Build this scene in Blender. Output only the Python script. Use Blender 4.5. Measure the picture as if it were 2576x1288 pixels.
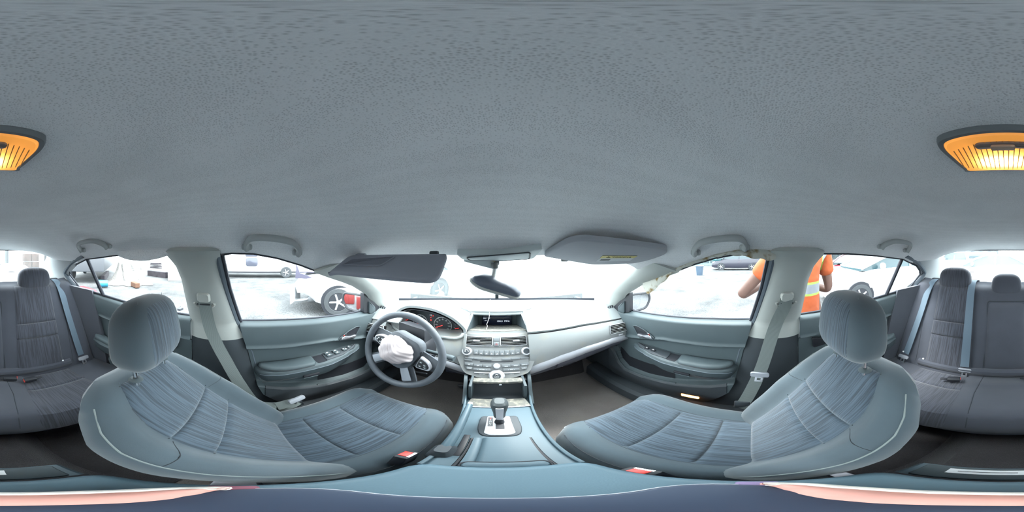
import bpy, bmesh, math, random
from math import sin, cos, tan, pi, radians, atan2, hypot, sqrt
from mathutils import Vector, Matrix, Euler

for _o in list(bpy.data.objects):
    bpy.data.objects.remove(_o, do_unlink=True)
SC = bpy.context.scene
COL = SC.collection
H = 1.36            # height of the lens above the gravel; the cabin is drawn around the lens and lifted at the end

# ---------------------------------------------------------------- camera, sky, exposure
_c = bpy.data.cameras.new('camera')
_c.type = 'PANO'
try:
    _c.panorama_type = 'EQUIRECTANGULAR'
except Exception:
    _c.cycles.panorama_type = 'EQUIRECTANGULAR'
_c.clip_start = .01
CAM = bpy.data.objects.new('camera', _c)
COL.objects.link(CAM)
CAM.location = (-.008, 0, 0)
CAM.rotation_euler = (pi / 2, 0, -radians((1288 - 1247) / 2576 * 360))
SC.camera = CAM

W = bpy.data.worlds.new('overcast_sky')
SC.world = W
W.use_nodes = True
_b = W.node_tree.nodes['Background']
_b.inputs[0].default_value = (.90, .965, 1.0, 1)
_b.inputs[1].default_value = 1.0
_s = bpy.data.lights.new('hazy_sun', 'SUN')
_s.energy = 1.0
_s.angle = radians(22)
_s.color = (1, .98, .95)
SUN = bpy.data.objects.new('hazy_sun', _s)
COL.objects.link(SUN)
SUN.rotation_euler = Vector((-.36, -.34, -.87)).to_track_quat('-Z', 'Y').to_euler()   # high, ahead and to the right
SUN.location = (0, 6, 8)

SC.view_settings.view_transform = 'Standard'
SC.view_settings.look = 'None'
SC.view_settings.gamma = 1
SC.view_settings.use_curve_mapping = False
SC.view_settings.exposure = 3.5
SC.cycles.max_bounces = 7
SC.cycles.diffuse_bounces = 4
SC.cycles.transparent_max_bounces = 16
SC.cycles.sample_clamp_indirect = 8
SC.cycles.caustics_reflective = False
SC.cycles.caustics_refractive = False

# ---------------------------------------------------------------- small maths
V = Vector
def lerp(a, b, t): return a + (b - a) * t
def clamp(x, a=0., b=1.): return max(a, min(b, x))
def sst(a, b, x):
    t = clamp((x - a) / (b - a)); return t * t * (3 - 2 * t)
def pl(x, pts):
    if x <= pts[0][0]: return pts[0][1]
    for (a, p), (b, q) in zip(pts, pts[1:]):
        if x <= b: return p + (q - p) * (x - a) / (b - a)
    return pts[-1][1]
def spl(pts, n, closed=False):
    """Catmull-Rom through points, n samples a segment."""
    P = [V(p) for p in pts]; N = len(P); out = []
    for i in range(N if closed else N - 1):
        if closed: a, b, c, d = P[i - 1], P[i], P[(i + 1) % N], P[(i + 2) % N]
        else: a, b, c, d = P[max(i - 1, 0)], P[i], P[i + 1], P[min(i + 2, N - 1)]
        for k in range(n):
            t = k / n
            out.append(.5 * ((2 * b) + (c - a) * t + (2 * a - 5 * b + 4 * c - d) * t * t + (3 * b - a - 3 * c + d) * t ** 3))
    if not closed: out.append(P[-1].copy())
    return out
def frame(o, xa, ya):
    """Matrix with local x along xa, y close to ya, origin o."""
    x = V(xa).normalized(); z = x.cross(V(ya)).normalized(); y = z.cross(x)
    M = Matrix((x, y, z)).transposed().to_4x4(); M.translation = V(o); return M
def T(*a): return Matrix.Translation(V(a if len(a) == 3 else a[0]))
def RX(a): return Matrix.Rotation(radians(a), 4, 'X')
def RY(a): return Matrix.Rotation(radians(a), 4, 'Y')
def RZ(a): return Matrix.Rotation(radians(a), 4, 'Z')

# ---------------------------------------------------------------- mesh builder
class MB:
    def __init__(s): s.v = []; s.f = []
    def add(s, v, f, M=None):
        n = len(s.v)
        s.v += [(M @ V(p)) if M else V(p) for p in v]
        s.f += [tuple(i + n for i in q) for q in f]
        return s
    def grid(s, fn, nu, nv, cu=False, M=None):
        v = [fn(i / nu, j / nv) for j in range(nv + 1) for i in range(nu if cu else nu + 1)]
        w = nu if cu else nu + 1
        f = [(j * w + i, j * w + (i + 1) % w, (j + 1) * w + (i + 1) % w, (j + 1) * w + i) for j in range(nv) for i in range(nu)]
        return s.add(v, f, M)
    def slab(s, fn, nu, nv, t, M=None):
        """Surface fn(u,v) given a thickness t along its normal."""
        e = 1e-3
        def nrm(u, v):
            u0, u1, v0, v1 = max(u - e, 0), min(u + e, 1), max(v - e, 0), min(v + e, 1)
            n = (V(fn(u1, v)) - V(fn(u0, v))).cross(V(fn(u, v1)) - V(fn(u, v0)))
            return n.normalized() if n.length > 1e-12 else V((0, 0, 1))
        a = []; b = []
        for j in range(nv + 1):
            for i in range(nu + 1):
                p = V(fn(i / nu, j / nv)); a.append(p); b.append(p + nrm(i / nu, j / nv) * t)
        w = nu + 1; n = len(a); f = []
        for j in range(nv):
            for i in range(nu):
                q = (j * w + i, j * w + i + 1, (j + 1) * w + i + 1, (j + 1) * w + i)
                f.append(q[::-1]); f.append(tuple(k + n for k in q))
        for i in range(nu):
            f.append((i, i + 1, i + 1 + n, i + n)); k = nv * w + i
            f.append((k + 1, k, k + n, k + 1 + n))
        for j in range(nv):
            k = j * w; f.append((k + w, k, k + n, k + w + n)); k = j * w + nu
            f.append((k, k + w, k + w + n, k + n))
        return s.add(a + b, f, M)
    def loft(s, rings, caps=True, M=None):
        n = len(rings[0]); v = [p for r in rings for p in r]; f = []
        for j in range(len(rings) - 1):
            for i in range(n):
                k = (i + 1) % n
                f.append((j * n + i, j * n + k, (j + 1) * n + k, (j + 1) * n + i))
        if caps:
            f.append(tuple(range(n - 1, -1, -1))); m = (len(rings) - 1) * n; f.append(tuple(range(m, m + n)))
        return s.add(v, f, M)
    def tube(s, path, r, n=8, caps=True, closed=False, M=None, sq=(1, 1)):
        P = [V(p) for p in path]; N = len(P)
        R = r if isinstance(r, (list, tuple)) else [r] * N
        up = None; rings = []
        for i in range(N):
            if closed: t = P[(i + 1) % N] - P[i - 1]
            else: t = P[min(i + 1, N - 1)] - P[max(i - 1, 0)]
            t = t.normalized() if t.length > 1e-9 else V((0, 0, 1))
            if up is None:
                up = t.cross(V((0, 0, 1)) if abs(t.z) < .9 else V((1, 0, 0))).normalized()
            up = (up - t * up.dot(t)).normalized(); w = t.cross(up)
            rings.append([P[i] + (up * cos(a) * sq[0] + w * sin(a) * sq[1]) * R[i] for a in (2 * pi * k / n for k in range(n))])
        if closed: rings.append(rings[0])
        return s.loft(rings, caps and not closed, M)
    def box(s, c, d, M=None, b=0., seg=2):
        x, y, z = (q / 2 for q in d)
        vs = [(i * x, j * y, k * z) for i in (-1, 1) for j in (-1, 1) for k in (-1, 1)]
        fs = [(0, 1, 3, 2), (4, 6, 7, 5), (0, 4, 5, 1), (2, 3, 7, 6), (0, 2, 6, 4), (1, 5, 7, 3)]
        MM = (M if M else Matrix()) @ T(c)
        if b <= 0: return s.add(vs, fs, MM)
        bm = bmesh.new(); q = [bm.verts.new(p) for p in vs]
        for g in fs: bm.faces.new([q[i] for i in g])
        bmesh.ops.bevel(bm, geom=bm.edges[:], offset=min(b, .49 * min(d)), segments=seg, affect='EDGES', profile=.5)
        bm.verts.index_update()
        s.add([p.co.copy() for p in bm.verts], [tuple(p.index for p in g.verts) for g in bm.faces], MM); bm.free()
        return s
    def cyl(s, p0, p1, r0, r1=None, n=16, M=None):
        return s.tube([p0, p1], [r0, r0 if r1 is None else r1], n, True, False, M)
    def lathe(s, prof, M=None, n=24):
        """Profile of (radius, height) spun around local z."""
        rings = [[(max(r, 1e-5) * cos(a), max(r, 1e-5) * sin(a), h) for a in (2 * pi * k / n for k in range(n))] for r, h in prof]
        return s.loft(rings, True, M)
    def prism(s, poly, h, M=None, b=0., seg=2, h0=0.):
        """2D outline extruded along local z from h0 to h, upper rim rounded by b."""
        n = len(poly)
        if b <= 0:
            return s.loft([[(p[0], p[1], h0) for p in poly], [(p[0], p[1], h) for p in poly]], True, M)
        cx = sum(p[0] for p in poly) / n; cy = sum(p[1] for p in poly) / n
        area = sum(poly[i][0] * poly[(i + 1) % n][1] - poly[(i + 1) % n][0] * poly[i][1] for i in range(n))
        sg = 1 if area > 0 else -1
        def inset(d):
            o = []
            for i in range(n):
                a, p, c = V(poly[i - 1][:2]), V(poly[i][:2]), V(poly[(i + 1) % n][:2])
                e1 = (p - a).normalized(); e2 = (c - p).normalized()
                n1 = V((-e1.y, e1.x)) * sg; n2 = V((-e2.y, e2.x)) * sg
                m = n1 + n2; m = m / max(m.dot(n1), .35) if m.length > 1e-6 else n1
                o.append(p + m * d)
            return o
        rings = [[(p[0], p[1], h0) for p in poly]]
        for k in range(seg + 1):
            a = pi / 2 * k / seg
            q = inset(b * (1 - cos(a)))
            rings.append([(p[0], p[1], h - b * (1 - sin(a))) for p in q])
        return s.loft(rings, True, M)
    def xf(s, M): s.v = [M @ p for p in s.v]; return s

def rrect(w, h, r, n=4, cx=0., cy=0.):
    r = min(r, .499 * min(w, h)); o = []
    for sx, sy, a0 in ((1, 1, 0), (-1, 1, 90), (-1, -1, 180), (1, -1, 270)):
        for k in range(n + 1):
            a = radians(a0 + 90 * k / n)
            o.append((cx + sx * (w / 2 - r) + r * cos(a), cy + sy * (h / 2 - r) + r * sin(a)))
    return o
def rpoly(pts, r, n=4):
    """Polygon with its corners rounded."""
    o = []; N = len(pts)
    for i in range(N):
        a, p, c = V(pts[i - 1]), V(pts[i]), V(pts[(i + 1) % N])
        rr = min(r[i] if isinstance(r, (list, tuple)) else r, .48 * (a - p).length, .48 * (c - p).length)
        q0 = p + (a - p).normalized() * rr; q1 = p + (c - p).normalized() * rr
        for k in range(n + 1):
            t = k / n; o.append(tuple((1 - t) ** 2 * q0 + 2 * t * (1 - t) * p + t * t * q1))
    return o

# ---------------------------------------------------------------- objects
BASE = {}
def _mesh(name, mb, base, smooth=True, ang=35):
    me = bpy.data.meshes.new(name)
    b = V(base)
    me.from_pydata([tuple(p - b) for p in mb.v], [], mb.f)
    bm = bmesh.new(); bm.from_mesh(me)
    bmesh.ops.recalc_face_normals(bm, faces=bm.faces[:])
    bm.to_mesh(me); bm.free()
    if smooth:
        me.shade_smooth(); me.set_sharp_from_angle(angle=radians(ang))
    return me
def setp(o, label=None, cat=None, group=None, kind=None):
    if label: o['label'] = label
    if cat: o['category'] = cat
    if group: o['group'] = group
    if kind: o['kind'] = kind
    return o
def thing(name, label, cat, base, group=None, kind=None):
    o = bpy.data.objects.new(name, None); COL.objects.link(o)
    o.empty_display_size = .05; o.location = base; BASE[o] = V(base)
    return setp(o, label, cat, group, kind)
def part(name, mb, mat, parent, label=None, ang=35, kind=None):
    me = _mesh(name, mb, BASE[parent], ang=ang); me.materials.append(mat)
    o = bpy.data.objects.new(name, me); COL.objects.link(o); o.parent = parent; BASE[o] = BASE[parent]
    return setp(o, label, None, None, kind)
def solo(name, mb, mat, label, cat, group=None, kind=None, ang=35):
    xs = [p.x for p in mb.v]; ys = [p.y for p in mb.v]; zs = [p.z for p in mb.v]
    base = V(((min(xs) + max(xs)) / 2, (min(ys) + max(ys)) / 2, min(zs)))
    me = _mesh(name, mb, base, ang=ang); me.materials.append(mat)
    o = bpy.data.objects.new(name, me); COL.objects.link(o); o.location = base; BASE[o] = base
    return setp(o, label, cat, group, kind)
def struct(name, mb, mat, label=None, ang=35, cat=None):
    return solo(name, mb, mat, label, cat, None, 'structure', ang)
def clone(o, parent=None, M=None):
    c = o.copy(); COL.objects.link(c); c.parent = parent
    for ch in list(o.children): clone(ch, c)
    if M is not None: c.matrix_world = M
    return c
_fonts = {}
def text_mb(sx, size, M, depth=.0004, align='CENTER'):
    cu = bpy.data.curves.new('t', 'FONT'); cu.body = sx; cu.size = size; cu.align_x = align; cu.align_y = 'CENTER'
    cu.extrude = depth; cu.resolution_u = 2
    ob = bpy.data.objects.new('t', cu)
    me = bpy.data.meshes.new_from_object(ob)
    mb = MB(); mb.add([p.co.copy() for p in me.vertices], [tuple(p.vertices) for p in me.polygons], M)
    bpy.data.objects.remove(ob); bpy.data.meshes.remove(me); bpy.data.curves.remove(cu)
    return mb

# ---------------------------------------------------------------- materials
def lin(c):
    return tuple(((x / 255 / 12.92) if x / 255 <= .04045 else ((x / 255 + .055) / 1.055) ** 2.4) for x in c) + (1,)
MATS = {}
def mat(name, col, rough=.6, metal=0., bump=None, var=0., spec=.5, emit=None, estr=1., coat=0., sheen=0., vscale=8., dirt=None):
    """bump = (kind, scale, strength, distance[, stretch])"""
    if name in MATS: return MATS[name]
    m = bpy.data.materials.new(name); m.use_nodes = True; nt = m.node_tree; N = nt.nodes; L = nt.links
    p = N['Principled BSDF']
    c = col if len(col) == 4 else tuple(col) + (1,)
    p.inputs['Base Color'].default_value = c; p.inputs['Roughness'].default_value = rough
    p.inputs['Metallic'].default_value = metal; p.inputs['Specular IOR Level'].default_value = spec
    if coat: p.inputs['Coat Weight'].default_value = coat
    if sheen: p.inputs['Sheen Weight'].default_value = sheen
    if emit: p.inputs['Emission Color'].default_value = tuple(emit) + (1,); p.inputs['Emission Strength'].default_value = estr
    tc = N.new('ShaderNodeTexCoord')
    colour = None
    if var:
        n = N.new('ShaderNodeTexNoise'); n.inputs['Scale'].default_value = vscale; n.inputs['Detail'].default_value = 5
        L.new(tc.outputs['Object'], n.inputs['Vector'])
        r = N.new('ShaderNodeValToRGB'); r.color_ramp.elements[0].position = .3; r.color_ramp.elements[1].position = .7
        r.color_ramp.elements[0].color = tuple(x * (1 - var) for x in c[:3]) + (1,)
        r.color_ramp.elements[1].color = tuple(min(1, x * (1 + var)) for x in c[:3]) + (1,)
        L.new(n.outputs['Fac'], r.inputs['Fac']); colour = r.outputs['Color']
    if dirt:
        dcol, lo, hi, sc_ = dirt
        n = N.new('ShaderNodeTexNoise'); n.inputs['Scale'].default_value = sc_; n.inputs['Detail'].default_value = 6
        L.new(tc.outputs['Object'], n.inputs['Vector'])
        mr = N.new('ShaderNodeMapRange'); mr.inputs['From Min'].default_value = lo; mr.inputs['From Max'].default_value = hi
        L.new(n.outputs['Fac'], mr.inputs['Value'])
        mx = N.new('ShaderNodeMix'); mx.data_type = 'RGBA'
        L.new(mr.outputs['Result'], mx.inputs['Factor'])
        if colour: L.new(colour, mx.inputs['A'])
        else: mx.inputs['A'].default_value = c
        mx.inputs['B'].default_value = tuple(dcol) + (1,) if len(dcol) == 3 else dcol
        colour = mx.outputs['Result']
    if bump:
        kind, sc_, st, di = bump[:4]; stretch = bump[4] if len(bump) > 4 else (1, 1, 1)
        mp = N.new('ShaderNodeMapping'); mp.inputs['Scale'].default_value = stretch
        L.new(tc.outputs['Object'], mp.inputs['Vector'])
        if kind == 'voronoi':
            t = N.new('ShaderNodeTexVoronoi'); t.inputs['Scale'].default_value = sc_; t.inputs['Randomness'].default_value = .7; out = t.outputs['Distance']
        elif kind == 'wave':
            t = N.new('ShaderNodeTexWave'); t.inputs['Scale'].default_value = sc_; t.inputs['Distortion'].default_value = 1.2
            t.inputs['Detail'].default_value = 2; out = t.outputs['Fac']
        else:
            t = N.new('ShaderNodeTexNoise'); t.inputs['Scale'].default_value = sc_; t.inputs['Detail'].default_value = 3; out = t.outputs['Fac']
        L.new(mp.outputs['Vector'], t.inputs['Vector'])
        b = N.new('ShaderNodeBump'); b.inputs['Strength'].default_value = st; b.inputs['Distance'].default_value = di
        L.new(out, b.inputs['Height']); L.new(b.outputs['Normal'], p.inputs['Normal'])
        if len(bump) > 5:      # weave also tints the yarn
            mx = N.new('ShaderNodeMix'); mx.data_type = 'RGBA'; mx.blend_type = 'MULTIPLY'
            rr = N.new('ShaderNodeValToRGB'); lo, hi, dk = bump[5]
            rr.color_ramp.elements[0].position = lo; rr.color_ramp.elements[1].position = hi
            rr.color_ramp.elements[0].color = (dk, dk, dk, 1); rr.color_ramp.elements[1].color = (1, 1, 1, 1)
            L.new(out, rr.inputs['Fac']); mx.inputs['Factor'].default_value = 1
            if colour: L.new(colour, mx.inputs['A'])
            else: mx.inputs['A'].default_value = c
            L.new(rr.outputs['Color'], mx.inputs['B']); colour = mx.outputs['Result']
    if colour: L.new(colour, p.inputs['Base Color'])
    MATS[name] = m
    return m
def glass_mat(name, tint=(.96, .985, .985), refl=.06, haze=0., hazecol=(.8, .85, .86)):
    m = bpy.data.materials.new(name); m.use_nodes = True; nt = m.node_tree; N = nt.nodes; L = nt.links
    N.remove(N['Principled BSDF']); out = N['Material Output']
    t = N.new('ShaderNodeBsdfTransparent'); t.inputs[0].default_value = tint + (1,)
    g = N.new('ShaderNodeBsdfGlossy'); g.inputs['Roughness'].default_value = .02
    fr = N.new('ShaderNodeLayerWeight'); fr.inputs[0].default_value = .5
    pw = N.new('ShaderNodeMath'); pw.operation = 'POWER'; pw.inputs[1].default_value = 4
    L.new(fr.outputs['Facing'], pw.inputs[0])
    mu = N.new('ShaderNodeMath'); mu.operation = 'MULTIPLY_ADD'; mu.inputs[1].default_value = refl * 4; mu.inputs[2].default_value = refl * .5
    L.new(pw.outputs[0], mu.inputs[0])
    x = N.new('ShaderNodeMixShader'); L.new(mu.outputs[0], x.inputs[0]); L.new(t.outputs[0], x.inputs[1]); L.new(g.outputs[0], x.inputs[2])
    last = x
    if haze:
        d = N.new('ShaderNodeBsdfDiffuse'); d.inputs[0].default_value = hazecol + (1,)
        y = N.new('ShaderNodeMixShader'); y.inputs[0].default_value = haze
        L.new(x.outputs[0], y.inputs[1]); L.new(d.outputs[0], y.inputs[2]); last = y
    L.new(last.outputs[0], out.inputs[0])
    MATS[name] = m
    return m

HEAD = mat('headliner_knit', (.80, .80, .81), .95, bump=('voronoi', 460, .4, .0012, (1, 1, .3), (.10, .45, .68)), sheen=.2, var=.04)
TRIML = mat('pale_pillar_plastic', (.42, .44, .42), .65, bump=('noise', 900, .12, .0004))
TRIMD = mat('dark_teal_plastic', (.058, .078, .088), .62, bump=('noise', 700, .2, .0005), var=.06)
TRIMD2 = mat('dark_lower_plastic', (.040, .049, .058), .6, bump=('noise', 700, .2, .0005), var=.08)
PADD = mat('door_pad_vinyl', (.070, .094, .104), .6, bump=('voronoi', 520, .15, .0004), var=.05)
FABP = mat('plain_seat_cloth', (.052, .075, .092), .95, bump=('noise', 1100, .35, .0006), sheen=.35, var=.13, vscale=6)
FABR = mat('ribbed_seat_cloth', (.062, .090, .120), .95, bump=('noise', 20, .9, .002, (13, .35, .35), (.40, .58, .50)), sheen=.3, var=.06)
FABRV = FABR
FABK = mat('rear_plain_cloth', (.052, .058, .076), .95, bump=('noise', 1100, .35, .0006), sheen=.3, var=.1, vscale=6)
FABKR = mat('rear_ribbed_cloth', (.058, .064, .084), .95, bump=('noise', 20, .8, .002, (11, .35, .35), (.40, .58, .55)), sheen=.3, var=.06)
SEAM = mat('seam_thread', (.035, .042, .05), .9)
DASH = mat('dash_grey_plastic', (.36, .38, .38), .6, bump=('voronoi', 480, .18, .0004), var=.04, dirt=((.42, .40, .34), .56, .75, 9))
DASHP = mat('dash_top_plastic', (.27, .295, .30), .65, bump=('voronoi', 480, .18, .0004), var=.04)
SILV = mat('silver_trim_paint', (.55, .56, .60), .38, metal=.35)
STACK = mat('centre_stack_plastic', (.24, .25, .25), .45, metal=.1, dirt=((.32, .30, .25), .55, .72, 14))
BTN = mat('stack_button', (.15, .165, .175), .4)
BLK = mat('black_plastic', (.018, .02, .026), .5)
BLKG = mat('black_gloss', (.012, .014, .02), .12)
RUB = mat('rubber_seal', (.02, .024, .035), .7)
RUBG = mat('grey_seal', (.10, .125, .15), .6)
CHR = mat('bright_metal', (.75, .76, .78), .2, metal=1.)
WHT = mat('white_print', (.85, .87, .88), .6)
REDB = mat('buckle_red', (.62, .05, .04), .4)
BELT = mat('belt_webbing', (.16, .185, .18), .8, bump=('wave', 160, .4, .0005))
BELTR = mat('rear_belt_webbing', (.11, .155, .20), .8, bump=('wave', 160, .4, .0005))
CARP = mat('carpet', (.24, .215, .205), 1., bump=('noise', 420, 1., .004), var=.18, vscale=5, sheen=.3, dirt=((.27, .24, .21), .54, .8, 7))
CARPD = mat('shade_dark_carpet', (.05, .046, .05), 1., bump=('noise', 420, 1., .004), var=.2, vscale=5, sheen=.3)  # darker carpet copy; on the rear floor its tone is painted shade
GLASS = glass_mat('side_glass')
WSH = glass_mat('windscreen_glass', refl=.04, haze=.09)
BODYW = mat('white_car_paint', (.62, .64, .66), .25, coat=.6)
SCREEN = mat('display_glass', (.012, .018, .04), .1)
# ================================================================ the cabin shell
def XS(z, y=0.):
    """Half width of the cabin at height z."""
    if z <= -.30: x = .725
    elif z < 0: x = .725 + (z + .30) / .30 * (.60 - .725)
    else: x = .60 - z
    if y < -.5: x *= 1 - .06 * min(1, (-.5 - y) / .7) ** 2
    return x
TOPF = [(-.24, -.002), (-.08, .006), (-.03, .012), (.05, .010), (.14, -.006), (.24, -.035), (.36, -.08), (.46, -.115), (.535, -.145), (.67, -.22), (.735, -.29)]
TOPR = [(-1.075, -.13), (-.985, -.07), (-.81, -.018), (-.58, .003), (-.5, .008), (-.4, .012), (-.26, .012), (-.24, -.002)]
def ztop(y):
    if y > -.24: return pl(y, TOPF)
    if y > -.9: return pl(y, TOPR)
    return lerp(-.04, -.02, clamp((-.9 - y) / .25))
BELTL = [(-1.4, -.215), (-1., -.236), (-.775, -.248), (-.5, -.27), (-.2, -.281), (-.01, -.296), (.17, -.303), (.37, -.32), (.575, -.337), (.737, -.347), (1.3, -.36)]
def zbelt(y): return pl(y, BELTL)
ROOF = [(-1.16, .04), (-1.1, .06), (-.9, .10), (-.6, .14), (-.25, .155), (0, .148), (.15, .13), (.35, .09), (.5, .045), (.6, .0)]
def xedge(y):
    x = XS(ztop(y), y) - .006
    if y < -.85: x = lerp(x, .50, sst(-.85, -1.15, y))
    return x
def roofz(x, y):
    s = min(1, abs(x) / xedge(y)); zw = ztop(min(y, .47))
    return zw + (pl(y, ROOF) - zw) * (1 - s ** 3.4)
def _ceil(u, v):
    k = 2 * u - 1; k = (1 if k > 0 else -1) * (1 - (1 - abs(k)) ** 1.25)
    yf = .60 - .14 * k * k; yr = -1.16 + .07 * k * k
    y = lerp(yr, yf, v); x = k * xedge(y)
    return V((x, y, roofz(x, y)))
m = MB().slab(lambda u, v: _ceil(u, v), 64, 70, .03)
CEIL = struct('ceiling', m, HEAD, 'pale grey knit fabric headliner covering the car roof', 80)
# stained headliner edge hanging loose over the front passenger window
def _flap(u, v):
    y = lerp(.50, -.085, u)
    z0 = ztop(y) + .012
    dz = pl(u, [(0, .022), (.06, .075), (.13, .055), (.3, .01), (.5, .0), (.7, .0), (.82, .014), (.94, .026), (1, .016)])
    z = z0 - v * (dz + .003 * sin(u * 60) + .012)
    return V((XS(z0, y) - .012 - .012 * v * (dz > .01) - .006 * sin(pi * v), y, z))
STAIN = mat('stained_liner_foam', (.50, .50, .45), .95, bump=('noise', 300, .5, .002), dirt=((.22, .15, .06), .48, .62, 26))
part('sagging_liner_edge', MB().slab(_flap, 60, 8, .004), STAIN, CEIL, 'brown stained liner edge peeling off above the front passenger window')
def _flap2(u, v):
    y = lerp(-.25, -.52, u)
    z0 = ztop(y) + .012; dz = .03 * sin(pi * u) ** .7
    return V((-(XS(z0, y) - .012 - .006 * sin(pi * v)), y, z0 - v * (dz + .012)))
part('sagging_liner_edge', MB().slab(_flap2, 30, 6, .004), HEAD, CEIL, 'liner edge sagging over the rear left window')

m = MB()
for s in (-1, 1):
    w = MB().slab(lambda u, v: V((s * (XS(-.4, lerp(-1.7, 1.31, u)) + .012), lerp(-1.7, 1.31, u), lerp(-1.06, zbelt(lerp(-1.7, 1.31, u)) - .048, v))), 40, 12, .05 * s)
    struct('wall_left' if s < 0 else 'wall_right', w, BODYW, 'white painted door and body side below the %s windows' % ('left' if s < 0 else 'right'))
# windscreen base: an arc ahead of the dash
def wbase(a): return V((1.275 * sin(a), 1.275 * cos(a), -.352 - .012 * (a / .62) ** 2))
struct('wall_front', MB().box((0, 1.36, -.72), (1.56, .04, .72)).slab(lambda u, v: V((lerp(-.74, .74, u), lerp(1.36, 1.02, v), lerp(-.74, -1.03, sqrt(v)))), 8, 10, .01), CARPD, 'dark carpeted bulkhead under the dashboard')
struct('wall_rear', MB().box((0, -1.72, -.62), (1.5, .03, .88)).box((0, -1.45, -.215), (1.34, .50, .03)), mat('parcel_shelf_felt', (.30, .33, .34), .95, bump=('noise', 500, .5, .001)), 'grey felt parcel shelf below the rear windscreen')
# floor pan with a raised tunnel
def _floor(u, v):
    x = lerp(-.73, .73, u); y = lerp(-1.7, 1.34, v)
    z = -1.03 + .13 * sst(.17, .08, abs(x)) * (1 if y < -.2 else .6) + .07 * sst(.6, .68, abs(x))
    if y < -.60: z += .12 * sst(-.60, -.75, y)
    return V((x, y, z + .003 * sin(9 * x + 4 * y)))
FLO = struct('floor', MB().slab(_floor, 60, 60, -.03), CARP, 'worn dark brown carpet over the car floor')
part('shade_dark_carpet', MB().slab(lambda u, v: _floor(u, lerp(.20, .535, v)) + V((0, 0, .004)), 60, 30, -.006), CARPD, FLO, 'darker carpet overlay painting in the shade of the rear footwell')  # same carpet laid over darker, so the footwell shade sits in its colour
for s in (-1, 1):   # door sills
    sill = MB().loft([[(s * x, y, z) for x, z in ((.60, -1.0), (.605, -.935), (.625, -.915), (.70, -.905), (.725, -.915), (.725, -1.0))] for y in [.98 - .1 * i for i in range(12)]])
    struct('trim_1', sill, TRIMD2, 'ribbed dark plastic sill strip along the %s front door' % ('left' if s < 0 else 'right'))

for s in (-1, 1):   # kick panels closing the footwell beside the dash
    struct('trim_9', MB().box((s * .705, 1.06, -.71), (.03, .58, .66), b=.01), TRIMD2, 'dark kick panel at the %s end of the footwell' % ('left' if s < 0 else 'right'))
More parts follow.
